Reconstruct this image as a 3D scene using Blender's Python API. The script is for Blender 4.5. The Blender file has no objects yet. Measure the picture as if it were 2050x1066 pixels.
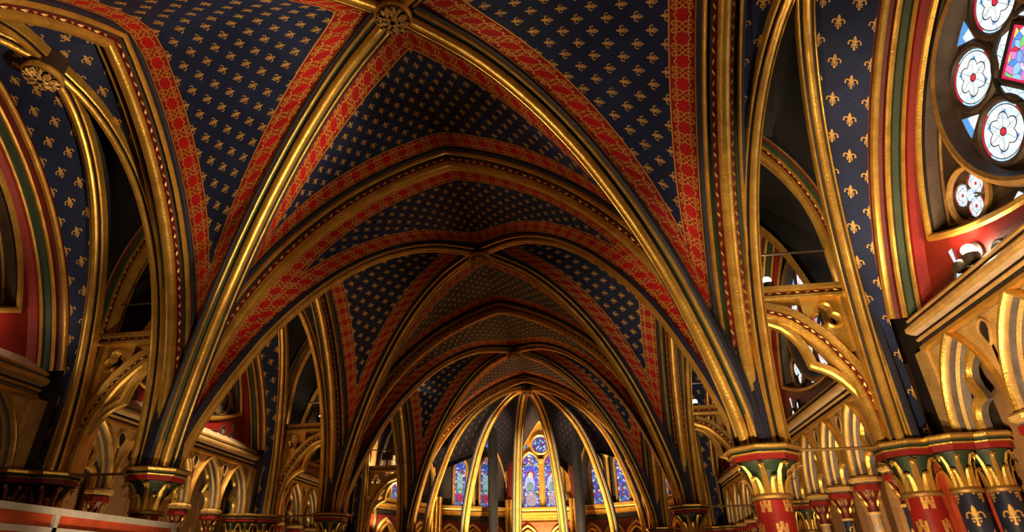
import bpy, math, random
from mathutils import Vector, Matrix
random.seed(7)
V = Vector
C = bpy.context.scene.collection
sc = bpy.context.scene
PI = math.pi
FL = 2.65            # springing of the vaults above the floor; shapes below are written from the springing (z = 0)
BAY = 4.6

# ------------------------------------------------------------------ camera, world, exposure
cam_d = bpy.data.cameras.new('camera'); cam = bpy.data.objects.new('camera', cam_d); C.objects.link(cam)
yaw, pit, rol = -0.153, 0.498, -0.007
fwd = V((math.sin(yaw)*math.cos(pit), math.cos(yaw)*math.cos(pit), math.sin(pit)))
rt = fwd.cross(V((0, 0, 1))).normalized(); up = rt.cross(fwd)
r2 = math.cos(rol)*rt + math.sin(rol)*up; u2 = -math.sin(rol)*rt + math.cos(rol)*up
M = Matrix((r2, u2, -fwd)).transposed().to_4x4()
M.translation = V((1.4168, -5.704, -1.0258 + FL))
cam.matrix_world = M
cam_d.sensor_fit = 'HORIZONTAL'; cam_d.sensor_width = 36
cam_d.lens = 36*1157.056/2050
cam_d.shift_x = 42.45/2050
cam_d.clip_start = 0.05; cam_d.clip_end = 200
sc.camera = cam
sc.view_settings.view_transform = 'Standard'; sc.view_settings.look = 'None'
sc.view_settings.gamma = 1; sc.view_settings.use_curve_mapping = False
sc.view_settings.exposure = 0.35
w = bpy.data.worlds.new('world'); sc.world = w; w.use_nodes = True
w.node_tree.nodes['Background'].inputs[0].default_value = (0.5, 0.55, 0.7, 1)
w.node_tree.nodes['Background'].inputs[1].default_value = 0.008

WARM = (1.0, 0.70, 0.38)
def point(loc, e, col=WARM, r=0.05):
    d = bpy.data.lights.new('lamp_light', 'POINT'); d.energy = e; d.color = col; d.shadow_soft_size = r
    o = bpy.data.objects.new('lamp_light', d); C.objects.link(o); o.location = V(loc) + V((0, 0, FL)); return o
def spot(loc, to, e, ang=80, col=WARM, r=0.06, blend=0.6):
    d = bpy.data.lights.new('spot_light', 'SPOT'); d.energy = e; d.color = col; d.shadow_soft_size = r
    d.spot_size = math.radians(ang); d.spot_blend = blend
    o = bpy.data.objects.new('spot_light', d); C.objects.link(o); o.location = V(loc) + V((0, 0, FL))
    o.rotation_euler = (V(to) - V(loc)).to_track_quat('-Z', 'Y').to_euler(); return o
# added unseen spots, warm, that brighten the vaults, ribs, walls and apse
spot((-0.1, -2.2, -2.4), (0.0, -2.9, 3.5), 130, 40, r=.12)      # near vault and its boss
spot((2.5, -1.6, -1.9), (-2.0, -2.5, 2.5), 1350, 42, r=.1)       # left half of the near vault
spot((-2.4, -1.6, -1.9), (2.2, -2.5, 2.3), 460, 44, r=.1)       # right half
spot((-1.1, -2.2, -2.2), (-2.8, -.4, .7), 230, 40, r=.08)       # ribs over the nearest left column
spot((1.2, -2.2, -2.2), (2.85, -.4, .7), 330, 40, r=.08)        # ribs over the nearest right column
spot((2.3, -3.2, -2.0), (4.4, -.6, .3), 520, 70, r=.08)         # right wall arcade
spot((-.2, -3.6, -1.2), (-2.65, -1.2, -.7), 60, 46, r=.1)
spot((2.2, -3.0, -1.4), (4.4, -1.5, .9), 240, 56, r=.08)
spot((3.5, 1.0, -2.2), (4.5, 2.2, .5), 230, 90, r=.08)
spot((3.5, 5.8, -2.2), (4.5, 7.0, .5), 160, 90, r=.08)
spot((-3.4, 1.0, -2.2), (-4.5, 2.0, .6), 110, 90, r=.08)
spot((-3.4, 5.6, -2.0), (-4.3, 7.0, .8), 70, 90, r=.08)
spot((-2.6, -1.6, -2.0), (-4.2, -.2, .2), 60, 60, r=.08)
spot((-2.0, 3.4, -2.2), (-3.0, 4.6, .5), 20, 34, r=.08)
spot((2.0, 3.4, -2.2), (3.0, 4.6, .5), 30, 34, r=.08)
spot((-3.5, 1.9, 3.0), (-4.5, 2.5, .8), 520, 62); spot((-3.5, 1.2, -.4), (-3.0, .3, 1.6), 30, 60)
for x, y, e in ((-1.5, 10.0, 700), (-1.0, 11.2, 420), (-.3, 11.4, 330), (.4, 11.4, 330), (1.1, 11.2, 420), (1.5, 10.0, 560)):
    spot((x*.45, 10.0+(y-9.6)*.4, -2.3), (x*1.5, 10.0+(y-9.4)*1.3, 1.5), e*5.2, 42, r=.08)
spot((-1.0, -1.3, -2.3), (-1.6, -.1, 2.8), 130, 36, r=.08); spot((1.0, -1.3, -2.3), (1.7, -.1, 2.7), 130, 36, r=.08)
spot((0, 12.9, -1.2), (0, 14.2, 2.6), 1500, 60, r=.08)
for (a, t, e) in (((-1.9, 10.4, -2.0), (-2.6, 9.95, .2), 1500), ((-1.3, 10.9, -2.0), (-1.95, 11.5, .2), 260), ((-3.3, 9.8, -2.1), (-2.9, 9.9, .2), 300),
                  ((1.4, 10.9, -2.0), (2.0, 11.5, .2), 220), ((2.0, 10.4, -2.0), (2.6, 9.95, .2), 1000), ((-.5, 11.6, -2.0), (-.7, 12.4, .2), 160), ((.6, 11.6, -2.0), (.7, 12.4, .2), 160)):
    spot(a, t, e*2.4, 44, r=.06)

# ------------------------------------------------------------------ shader expression helper
class N:
    def __init__(s, nt): s.nt = nt
    def m(s, op, *a):
        n = s.nt.nodes.new('ShaderNodeMath'); n.operation = op
        for i, x in enumerate(a):
            if isinstance(x, Xp): s.nt.links.new(x.s, n.inputs[i])
            else: n.inputs[i].default_value = x
        return Xp(s, n.outputs[0])
class Xp:
    def __init__(s, n, so): s.n = n; s.s = so
    def __add__(s, o): return s.n.m('ADD', s, o)
    __radd__ = __add__
    def __sub__(s, o): return s.n.m('SUBTRACT', s, o)
    def __rsub__(s, o): return s.n.m('SUBTRACT', o, s)
    def __mul__(s, o): return s.n.m('MULTIPLY', s, o)
    __rmul__ = __mul__
    def __truediv__(s, o): return s.n.m('DIVIDE', s, o)
    def __lt__(s, o): return s.n.m('LESS_THAN', s, o)
    def __gt__(s, o): return s.n.m('GREATER_THAN', s, o)
    def abs(s): return s.n.m('ABSOLUTE', s)
    def frac(s): return s.n.m('FRACT', s)
    def floor(s): return s.n.m('FLOOR', s)
    def sin(s): return s.n.m('SINE', s)
    def cos(s): return s.n.m('COSINE', s)
    def sqrt(s): return s.n.m('SQRT', s)
    def max(s, o): return s.n.m('MAXIMUM', s, o)
    def min(s, o): return s.n.m('MINIMUM', s, o)
    def at2(s, o): return s.n.m('ARCTAN2', s, o)
def L2(x, y): return (x*x + y*y).sqrt()

def newmat(name):
    m = bpy.data.materials.new(name); m.use_nodes = True
    nt = m.node_tree; b = nt.nodes['Principled BSDF']; return m, nt, b
def mixc(nt, fac, a, b):
    n = nt.nodes.new('ShaderNodeMix'); n.data_type = 'RGBA'
    def put(i, x):
        if isinstance(x, tuple): n.inputs[i].default_value = (*x, 1) if len(x) == 3 else x
        else: nt.links.new(x.s if isinstance(x, Xp) else x, n.inputs[i])
    if isinstance(fac, (int, float)): n.inputs[0].default_value = fac
    else: nt.links.new(fac.s if isinstance(fac, Xp) else fac, n.inputs[0])
    put(6, a); put(7, b); return n.outputs[2]
def noise(nt, scale, detail=4, rough=.6, lo=.35, hi=.65):
    tc = nt.nodes.new('ShaderNodeTexCoord'); n = nt.nodes.new('ShaderNodeTexNoise')
    n.inputs['Scale'].default_value = scale; n.inputs['Detail'].default_value = detail; n.inputs['Roughness'].default_value = rough
    nt.links.new(tc.outputs['Object'], n.inputs['Vector'])
    r = nt.nodes.new('ShaderNodeMapRange'); nt.links.new(n.outputs[0], r.inputs[0])
    r.inputs[1].default_value = lo; r.inputs[2].default_value = hi
    return Xp(N(nt), r.outputs[0])
def uv(nt, name):
    n = nt.nodes.new('ShaderNodeUVMap'); n.uv_map = name
    s = nt.nodes.new('ShaderNodeSeparateXYZ'); nt.links.new(n.outputs[0], s.inputs[0])
    h = N(nt); return Xp(h, s.outputs[0]), Xp(h, s.outputs[1])
def bump(nt, b, h, dist=.004, st=.5):
    n = nt.nodes.new('ShaderNodeBump'); n.inputs['Distance'].default_value = dist; n.inputs['Strength'].default_value = st
    nt.links.new(h.s, n.inputs['Height']); nt.links.new(n.outputs[0], b.inputs['Normal'])

def paint(name, col, wear=.35, rough=.5, metal=0.0, sc_=9, b_=True, spec=.5, alt=None):
    m, nt, b = newmat(name)
    f = noise(nt, sc_)
    c2 = alt or tuple(c*(1-wear) for c in col)
    f2 = noise(nt, sc_*9, 3, .7)
    c = mixc(nt, f, c2, col); c = mixc(nt, f2*.35, c, tuple(x*.55 for x in c2))
    nt.links.new(c, b.inputs['Base Color'])
    b.inputs['Roughness'].default_value = rough; b.inputs['Metallic'].default_value = metal
    b.inputs['Specular IOR Level'].default_value = spec
    if b_: bump(nt, b, f2, .003, .35)
    return m
GOLD = paint('gold_leaf', (.95, .60, .13), rough=.30, metal=.68, alt=(.66, .37, .07), sc_=6)
DARKWEB = paint('unlit_web_paint', (.010, .010, .014), rough=.6)  # near black puts the shade of the unlit narrow aisle cells into the colour
GOLDP = paint('pale_gold', (.88, .58, .20), rough=.42, metal=.35, alt=(.62, .37, .12), sc_=7)
GOLDD = paint('dull_gold', (.55, .32, .09), rough=.45, metal=.45, alt=(.32, .17, .05))
RED = paint('red_paint', (.30, .013, .012), rough=.45, alt=(.24, .012, .010))
DRED = paint('dark_red_paint', (.15, .012, .010), rough=.45)
ORED = paint('orange_red_paint', (.62, .09, .03), rough=.5)
GREEN = paint('green_paint', (.028, .055, .026), rough=.5)
BLUE = paint('blue_paint', (.016, .019, .048), rough=.5)
GREY = paint('grey_blue_paint', (.23, .19, .165), rough=.55)
BLACK = paint('dark_paint', (.022, .018, .018), rough=.5)
OCHRE = paint('ochre_wall', (.46, .24, .09), rough=.75, alt=(.30, .15, .06), sc_=2.2)
STONE = paint('dark_stone', (.085, .052, .034), rough=.5, alt=(.045, .028, .020))
CREAM = paint('cream_ledge', (.72, .55, .38), rough=.6, alt=(.55, .4, .26))
WHITEM = paint('white_frame', (.62, .60, .56), rough=.4, alt=(.50, .47, .44), b_=False)
IRON = paint('iron', (.10, .075, .05), rough=.5, metal=.5)
BROWN = paint('gilt_rod', (.42, .25, .08), rough=.5, metal=.5)
NEARBLACK = paint('near_black_column', (.014, .015, .018), rough=.4)  # very dark even colour of the columns behind the apse ribs
LEAD = paint('lead', (.02, .02, .022), rough=.5, b_=False)
FLOORM = paint('floor_stone', (.22, .16, .11), rough=.5, sc_=1.2)

def fleur(x, y, s):
    X = x.abs()/s; Y = y/s
    t = (Y - .20)/.32
    pet = X < (.115*(1 - t*t))
    ring = ((L2(X-.25, Y-.02) - .15).abs() < .045)*(Y > -.03)
    dot = L2(X-.40, Y+.05) < .065
    bar = (X < .22)*((Y+.12).abs() < .05)
    stem = (X < .05)*((Y+.2).abs() < .22)
    foot = L2(X, Y+.42) < .085
    f2 = L2(X-.15, Y+.27) < .06
    return pet.max(ring).max(dot).max(bar).max(stem).max(foot).max(f2)
def tiled(f, u, v, du, dv, s):
    a = f(((u/du).frac() - .5)*du, ((v/dv).frac() - .5)*dv, s)
    b = f(((u/du + .5).frac() - .5)*du, ((v/dv + .5).frac() - .5)*dv, s)
    return a.max(b)
def castle(x, y, s):
    X = x.abs()/s; Y = y/s
    body = (X < .34)*((Y+.12).abs() < .22)
    t0 = (X < .11)*((Y-.22).abs() < .22)
    t1 = ((X-.27).abs() < .085)*((Y-.17).abs() < .17)
    door = (X < .08)*((Y+.22).abs() < .13)
    cren = ((X*9).frac() < .35)*((Y+.02).abs() < .03)
    return (body*(1-door)*(1-cren)).max(t0).max(t1)
def web_mat(name, border, band=.27, aisle=False, blue=(.016, .026, .082), gk=1.0):
    m, nt, b = newmat(name)
    fu, fv = uv(nt, 'field')
    fl = tiled(fleur, fu, fv, .27, .28, .118) if not aisle else tiled(fleur, fu, fv, .30, .34, .125)
    n1 = noise(nt, 1.6, 5); n2 = noise(nt, 40, 3)
    base = mixc(nt, n1, tuple(c*.7 for c in blue), tuple(c*1.35 for c in blue))
    base = mixc(nt, n2*.5, base, tuple(c*.6 for c in blue))
    wornm = noise(nt, 14, 4, .7, .30, .42)
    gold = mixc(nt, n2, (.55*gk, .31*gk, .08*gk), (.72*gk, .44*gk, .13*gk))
    met = fl*wornm
    col = mixc(nt, fl*(.35 + .65*wornm), base, gold)
    if border:
        aa, ad = uv(nt, 'edge_a'); ba, bd = uv(nt, 'edge_b')
        useA = ad < bd
        arc = ba + useA*(aa - ba); d = ad.min(bd)
        x = ((arc/.215).frac() - .5)*.215; y = d - band*.5
        r = L2(x, y); th = y.at2(x)
        rr = r/(1 + .10*(th*8).cos())
        ring = (rr - .072).abs() < .0065
        disc = rr < .066
        # filigree between the medallions: small rings and a diamond
        xs = (((arc/.215) + .5).frac() - .5)*.215
        dia = ((xs.abs() + y.abs()) - .026).abs() < .006
        qx = (xs.abs() - .035); qy = (y.abs() - .078)
        q = L2(qx, qy)
        fil = ((q - .023).abs() < .006).max(q < .007)
        q2 = L2(xs.abs() - .0, y.abs() - .052)
        fil = fil.max((q2 - .014).abs() < .005)
        line = ((d - .012).abs() < .007).max((d - (band-.008)).abs() < .007)
        rgold = ring.max(dia).max(fil*(1-disc)).max(line)
        rgold = rgold*(.45 + .55*wornm)
        inb = d < band
        redc = mixc(nt, disc, (.30, .016, .010), (.50, .012, .016))
        redc = mixc(nt, n1*.45, redc, (.16, .010, .008))
        bc = mixc(nt, rgold, redc, (.66, .34, .075))
        col = mixc(nt, inb, col, bc)
        met = met + inb*(rgold - met)
    nt.links.new(col, b.inputs['Base Color'])
    nt.links.new((met*.4).s, b.inputs['Metallic'])
    b.inputs['Roughness'].default_value = .6; b.inputs['Specular IOR Level'].default_value = .2
    bump(nt, b, n2, .002, .3)
    return m
WEB = web_mat('vault_paint', True)
WEBX = web_mat('shaded_apse_vault_paint', False, aisle=True, blue=(.009, .009, .020), gk=.16)  # blue and gold darkened so the colour carries the dimness of the apse vault
WEBA = web_mat('aisle_vault_paint', False, aisle=True)
def shaft_mat(name, base, f, du, dv, s, gold=(.80, .46, .12)):
    m, nt, b = newmat(name)
    u, v = uv(nt, 'field')
    k = tiled(f, u, v, du, dv, s)
    n2 = noise(nt, 22, 4, .7, .3, .45); n1 = noise(nt, 5)
    c = mixc(nt, n1, tuple(x*.65 for x in base), base)
    c = mixc(nt, k*(.35+.65*n2), c, gold)
    nt.links.new(c, b.inputs['Base Color']); nt.links.new((k*n2*.5).s, b.inputs['Metallic'])
    b.inputs['Roughness'].default_value = .4
    return m
SH_CASTLE = shaft_mat('red_castle_paint', (.36, .016, .014), castle, .20, .36, .135)
SH_FLEUR = shaft_mat('blue_fleur_paint', (.020, .028, .060), fleur, .199, .34, .15)
SH_FLEURP = shaft_mat('pale_fleur_paint', (.42, .36, .30), fleur, .11, .24, .12)

def glass(name, kind, strength, dim=1.0):
    m, nt, b = newmat(name)
    u, v = uv(nt, 'field'); h = N(nt)
    tc = nt.nodes.new('ShaderNodeUVMap'); tc.uv_map = 'field'
    def vor(scale, feat='F1', rnd=1.0):
        n = nt.nodes.new('ShaderNodeTexVoronoi'); n.feature = feat; n.inputs['Scale'].default_value = scale
        n.inputs['Randomness'].default_value = rnd
        nt.links.new(tc.outputs[0], n.inputs['Vector']); return n
    wht = (.80, .90, .93); blu = (.10, .34, .85); red = (.75, .02, .05)
    if kind == 'foil':                     # round light: flower of grey-white glass, red and blue rims
        r = L2(u, v); th = v.at2(u)
        lead = ((r - (.46 + .20*(th*3).cos().abs())).abs() < .022)
        lead = lead.max(((th*3).sin().abs()*r < .022)*(r < .9)*(r > .1)).max((r-.13).abs() < .02)
        lead = lead.max((r-.90).abs() < .016)
        e = vor(3.2, 'DISTANCE_TO_EDGE'); lead2 = Xp(h, e.outputs[0]) < .012
        c = mixc(nt, noise(nt, 9), (.62, .75, .78), (.95, 1, .98))
        c = mixc(nt, (r > .91)*((th*2.0+.6).sin() > -.1), c, red)
        c = mixc(nt, (r > .91)*((th*2.0+.6).sin() < -.1), c, (.50, .74, .95))
        c = mixc(nt, L2(((th*3).sin())*.0+u.abs()-.42, v.abs()-.52) < .075, c, (.15, .40, .80))
        c = mixc(nt, r < .12, c, red)
        c = mixc(nt, lead.max(lead2*.6), c, (.02, .02, .03))
    elif kind == 'border':                 # pale fields edged in blue
        e = vor(2.6, 'DISTANCE_TO_EDGE'); lead2 = Xp(h, e.outputs[0]) < .02
        c = mixc(nt, noise(nt, 7), (.62, .78, .86), (.95, 1, 1))
        c = mixc(nt, (u.abs() > .80).max(v.abs() > .80), c, (.12, .36, .80))
        c = mixc(nt, lead2*.8, c, (.03, .04, .05))
    elif kind == 'pale':
        e = vor(5, 'DISTANCE_TO_EDGE'); lead2 = Xp(h, e.outputs[0]) < .03
        c = mixc(nt, noise(nt, 7), (.60, .72, .80), (.95, 1, 1))
        c = mixc(nt, lead2*.8, c, (.03, .04, .05))
    elif kind == 'dull':
        e = vor(7, 'DISTANCE_TO_EDGE'); lead2 = Xp(h, e.outputs[0]) < .03
        c = mixc(nt, noise(nt, 6), (.20, .17, .15), (.36, .32, .28))
        c = mixc(nt, lead2, c, (.03, .03, .03))
    elif kind == 'scene':                  # bright mosaic of a figure panel
        n = vor(3.4); cr = nt.nodes.new('ShaderNodeValToRGB'); cr.color_ramp.interpolation = 'CONSTANT'
        sp = nt.nodes.new('ShaderNodeSeparateColor'); nt.links.new(n.outputs['Color'], sp.inputs[0])
        nt.links.new(sp.outputs[0], cr.inputs[0]); el = cr.color_ramp.elements
        cols = [(0, (.10, .30, .85)), (.2, (.85, .25, .60)), (.38, (.85, .92, .95)), (.55, (.25, .65, .20)), (.66, (.80, .75, .15)), (.76, (.70, .04, .08)), (.88, (.35, .60, .95))]
        el[0].position = 0; el[0].color = (*cols[0][1], 1); el[1].position = cols[1][0]; el[1].color = (*cols[1][1], 1)
        for p, q in cols[2:]: k = el.new(p); k.color = (*q, 1)
        c = cr.outputs[0]
        rob = L2((u-.15)*1.2, (v+.25)*.8) < .42; c = mixc(nt, rob*.8, c, (.80, .28, .62))
        rob2 = L2((u-.1)*1.5, (v-.30)*1.3) < .36; c = mixc(nt, rob2*.8, c, (.12, .32, .85))
        rob3 = L2((u+.38)*1.6, (v+.02)) < .26; c = mixc(nt, rob3*.8, c, (.50, .78, .12))
        e = vor(3.4, 'DISTANCE_TO_EDGE'); c = mixc(nt, Xp(h, e.outputs[0]) < .02, c, (.02, .02, .03))
        c = mixc(nt, (u.abs() > .88).max(v.abs() > .88), c, (.72, .02, .08))
    else:                                  # lancet of the apse: blue mosaic, border of small pieces, one standing figure
        n = vor(17); sp = nt.nodes.new('ShaderNodeSeparateColor'); nt.links.new(n.outputs['Color'], sp.inputs[0])
        cr = nt.nodes.new('ShaderNodeValToRGB'); cr.color_ramp.interpolation = 'CONSTANT'; nt.links.new(sp.outputs[0], cr.inputs[0])
        el = cr.color_ramp.elements
        cols = [(0, (.06, .10, .55)), (.34, (.16, .26, .85)), (.55, (.60, .70, .95)), (.68, (.55, .04, .06)), (.80, (.85, .80, .70)), (.90, (.12, .35, .22))]
        el[0].position = 0; el[0].color = (*cols[0][1], 1); el[1].position = cols[1][0]; el[1].color = (*cols[1][1], 1)
        for p, q in cols[2:]: k = el.new(p); k.color = (*q, 1)
        c = cr.outputs[0]
        if kind == 'lancet':
            f = L2(u/.22, (v-.80)/.42) < 1; c = mixc(nt, f*.85, c, (.14, .13, .78))
            f = L2(u/.13, (v-.95)/.13) < 1; c = mixc(nt, f, c, (.60, .05, .06))
            f = L2((u-.03)/.16, (v-.68)/.27) < 1; c = mixc(nt, f*.9, c, (.62, .66, .95))
            f = L2((u-.02)/.12, (v-.60)/.15) < 1; c = mixc(nt, f*.85, c, (.20, .36, .30))
            f = L2((u-.0)/.075, (v-.95)/.09) < 1; c = mixc(nt, f, c, (.95, .85, .70))
            f = L2(u/.17, (v-.22)/.20) < 1; c = mixc(nt, f*.75, c, (.80, .55, .55))
        elif kind == 'lancet_pale':
            f = L2(u/.10, (v-.62)/.34) < 1; c = mixc(nt, f*.75, c, (.40, .72, .55))
            f = L2(u/.09, (v-.22)/.14) < 1; c = mixc(nt, f*.9, c, (.70, .03, .05))
        e = vor(17, 'DISTANCE_TO_EDGE'); c = mixc(nt, Xp(h, e.outputs[0]) < .028, c, (.02, .02, .03))
    nt.links.new(c, b.inputs['Base Color']); b.inputs['Roughness'].default_value = .25
    b.inputs['Base Color'].default_value = (.1, .1, .1, 1)
    if strength > 0:
        nt.links.new(c, b.inputs['Emission Color']); b.inputs['Emission Strength'].default_value = strength
        dk = mixc(nt, .9, c, (0, 0, 0)); nt.links.new(dk, b.inputs['Base Color'])
    return m
G_FOIL = glass('round_light_glass', 'foil', .95); G_BORD = glass('pale_blue_edged_glass', 'border', .9)
G_PALE = glass('pale_glass', 'pale', .85); G_SCENE = glass('figure_panel_glass', 'scene', .9)
G_DULL = glass('dull_grey_glass', 'dull', 0)
G_APSE = glass('blue_mosaic_glass', 'mosaic', .6); G_LAN = glass('figure_lancet_glass', 'lancet', .75)
G_LANP = glass('pale_figure_lancet_glass', 'lancet_pale', .6)
def emit(name, col, st):
    m, nt, b = newmat(name); b.inputs['Emission Color'].default_value = (*col, 1); b.inputs['Emission Strength'].default_value = st
    b.inputs['Base Color'].default_value = (*col, 1); return m
BULB = emit('lamp_bulb', (1, .86, .62), 45)

# ------------------------------------------------------------------ mesh builder
class MB:
    def __init__(s): s.v = []; s.f = []; s.m = []; s.mats = []; s.uv = {}
    def mi(s, mat):
        if mat not in s.mats: s.mats.append(mat)
        return s.mats.index(mat)
    def add(s, vs, fs, mat, uvs=None):
        o = len(s.v); s.v += [V(p) for p in vs]
        k = s.mi(mat)
        for f in fs: s.f.append(tuple(o+i for i in f)); s.m.append(k)
        if uvs:
            for n, l in uvs.items():
                d = s.uv.setdefault(n, {})
                for i, q in enumerate(l): d[o+i] = q
        return o
    def box(s, a, b, mat):
        x0, y0, z0 = a; x1, y1, z1 = b
        s.add([(x0,y0,z0),(x1,y0,z0),(x1,y1,z0),(x0,y1,z0),(x0,y0,z1),(x1,y0,z1),(x1,y1,z1),(x0,y1,z1)],
              [(0,3,2,1),(4,5,6,7),(0,1,5,4),(1,2,6,5),(2,3,7,6),(3,0,4,7)], mat)
    def lathe(s, prof, mat, n=16, cx=0, cy=0, ph=0, uvs=False, sq=None, mats=None):
        """prof: (r, z) upwards; sq: use a superellipse/polygon with n sides"""
        vs = []; q = []
        for r, z in prof:
            for i in range(n+1):
                t = 2*PI*i/n + ph; vs.append((cx + r*math.cos(t), cy + r*math.sin(t), z)); q.append((t*prof[0][0], z))
        for j in range(len(prof)-1):
            fs = [(j*(n+1)+i, j*(n+1)+i+1, (j+1)*(n+1)+i+1, (j+1)*(n+1)+i) for i in range(n)]
            if j == 0: base = s.add(vs, fs, mats[0] if mats else mat, {'field': q} if uvs else None)
            else:
                k = s.mi(mats[j] if mats else mat)
                for f in fs: s.f.append(tuple(base+i for i in f)); s.m.append(k)
    def disc(s, r, z, mat, n=16, cx=0, cy=0, ph=0):
        s.add([(cx+r*math.cos(2*PI*i/n+ph), cy+r*math.sin(2*PI*i/n+ph), z) for i in range(n)], [tuple(range(n))], mat)
    def sweep(s, path, lat, prof, mats, ref=None, closed=False, outs=None):
        """prof: (a, b) points, a along lat, b away from ref; mats one per segment"""
        path = [V(p) for p in path]; n = len(path); k = len(prof); lat = V(lat)
        ref = V(ref) if ref is not None else None
        vs = []
        for i, p in enumerate(path):
            if closed: a, b = path[(i-1) % n], path[(i+1) % n]
            else: a, b = path[max(i-1, 0)], path[min(i+1, n-1)]
            t1 = (p-a).normalized() if (p-a).length > 1e-9 else (b-p).normalized()
            t2 = (b-p).normalized() if (b-p).length > 1e-9 else t1
            o1 = t1.cross(lat).normalized(); o2 = t2.cross(lat).normalized()
            if ref is not None and outs is None:
                if i == 0: sg = 1 if o1.dot(p-ref) >= 0 else -1
            elif outs is not None: sg = 1 if o1.dot(V(outs)) >= 0 else -1
            else: sg = 1
            if i == 0: s0 = sg
            sg = s0
            o = (o1+o2); 
            o = o.normalized() if o.length > 1e-6 else o1
            sc2 = 1/max(.35, o.dot(o1)); o = o*sg*sc2
            for (x, y) in prof: vs.append(p + lat*x + o*y)
        base = len(s.v); s.v += vs
        rings = n if closed else n-1
        for i in range(rings):
            j = (i+1) % n
            for c in range(k-1):
                s.f.append((base+i*k+c, base+i*k+c+1, base+j*k+c+1, base+j*k+c)); s.m.append(s.mi(mats[c] if isinstance(mats, list) else mats))
    def tube(s, path, r, mat, n=8, closed=False, lat=None):
        prof = [(r*math.cos(2*PI*i/n), r*math.sin(2*PI*i/n)) for i in range(n+1)]
        path = [V(p) for p in path]
        if lat is None:
            d = (path[-1]-path[0]).normalized() if not closed else V((0, 0, 1))
            lat = d.cross(V((0, 0, 1)));  lat = lat.normalized() if lat.length > .05 else V((1, 0, 0))
        s.sweep(path, lat, prof, mat, closed=closed)
    def lump(s, c, ax, up_, l, wd, h, mat):
        c = V(c); ax = V(ax).normalized()*l; up_ = V(up_).normalized()*h; sd = ax.cross(up_).normalized()*wd
        s.add([c-ax, c+sd*.9-ax*.2, c+ax, c-sd*.9+ax*.2, c+up_-ax*.25, c+up_*.8+ax*.35], [(0,1,4),(1,5,4),(1,2,5),(2,3,5),(3,4,5),(3,0,4)], mat)
    def build(s, name, parent=None, loc=None, sx=1, smooth=True, ang=32):
        vs = [(p.x*sx, p.y, p.z) for p in s.v]
        fs = s.f if sx > 0 else [tuple(reversed(f)) for f in s.f]
        me = bpy.data.meshes.new(name); me.from_pydata(vs, [], fs)
        for m in s.mats: me.materials.append(m)
        me.polygons.foreach_set('material_index', s.m)
        for n, d in s.uv.items():
            l = me.uv_layers.new(name=n); idx = [lp.vertex_index for lp in me.loops]
            buf = []
            for i in idx: q = d.get(i, (0, 0)); buf += [q[0], q[1]]
            l.data.foreach_set('uv', buf)
        if smooth:
            me.polygons.foreach_set('use_smooth', [True]*len(me.polygons))
            me.set_sharp_from_angle(angle=math.radians(ang))
        me.update()
        o = bpy.data.objects.new(name, me); C.objects.link(o)
        if parent: o.parent = parent
        if loc is not None: o.location = loc
        return o
def empty(name, loc=(0, 0, 0), label=None, cat=None, group=None, kind=None):
    o = bpy.data.objects.new(name, None); C.objects.link(o); o.location = loc; o.empty_display_size = .2
    return tag(o, label, cat, group, kind)
def tag(o, label=None, cat=None, group=None, kind=None):
    if label: o['label'] = label
    if cat: o['category'] = cat
    if group: o['group'] = group
    if kind: o['kind'] = kind
    return o
def copy_tree(o, loc=None, label=None, parent=None):
    c = o.copy(); C.objects.link(c)
    if parent: c.parent = parent
    for ch in list(o.children): copy_tree(ch, parent=c)
    if loc is not None: c.location = loc
    if label: c['label'] = label
    return c
def stuff(o): o['kind'] = 'stuff'; return o

# ------------------------------------------------------------------ curves
def arc_half(a, h, n=22):
    """pointed half arch, from (a, 0) to (0, h), circle centred on the springing line"""
    c = (h*h - a*a)/(2*a); R = a + c; t1 = math.atan2(h, c)
    return [(-c + R*math.cos(t1*i/n), R*math.sin(t1*i/n)) for i in range(n+1)]
def interp(pts, n):
    L = [0]
    for p, q in zip(pts, pts[1:]): L.append(L[-1] + math.dist(p, q))
    out = []
    for i in range(n+1):
        t = L[-1]*i/n; k = 0
        while k < len(L)-2 and L[k+1] < t: k += 1
        f = (t-L[k])/max(1e-9, L[k+1]-L[k]); out.append(tuple(a+(b-a)*f for a, b in zip(pts[k], pts[k+1])))
    return out
def smooth_curve(P, n=28):
    out = []
    Q = [tuple(2*a-b for a, b in zip(P[0], P[1]))] + list(P) + [tuple(2*a-b for a, b in zip(P[-1], P[-2]))]
    for i in range(1, len(Q)-2):
        for k in range(8):
            t = k/8
            out.append(tuple(.5*((2*b)+(c-a)*t+(2*a-5*b+4*c-d)*t*t+(3*b-a-3*c+d)*t**3) for a, b, c, d in zip(Q[i-1], Q[i], Q[i+1], Q[i+2])))
    out.append(tuple(P[-1])); return interp(out, n)
DIAG = smooth_curve([(3.55, 0), (3.49, .3), (3.34, .72), (3.14, 1.17), (2.88, 1.66), (2.50, 2.2), (2.02, 2.72), (1.45, 3.15), (.8, 3.44), (0, 3.56)], 34)
TA, TH = 2.80, 3.58
TR = interp(arc_half(TA, TH), 26)
AA, AH = 2.13, 3.70
AR = interp(arc_half(AA, AH), 26)
XW = 4.2            # axis of the large wall shaft
XB = 3.60           # aisle boss
def ell(a, h, n=26): return interp([(a*math.cos(PI/2*i/n), h*math.sin(PI/2*i/n)) for i in range(n+1)], n)

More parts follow.
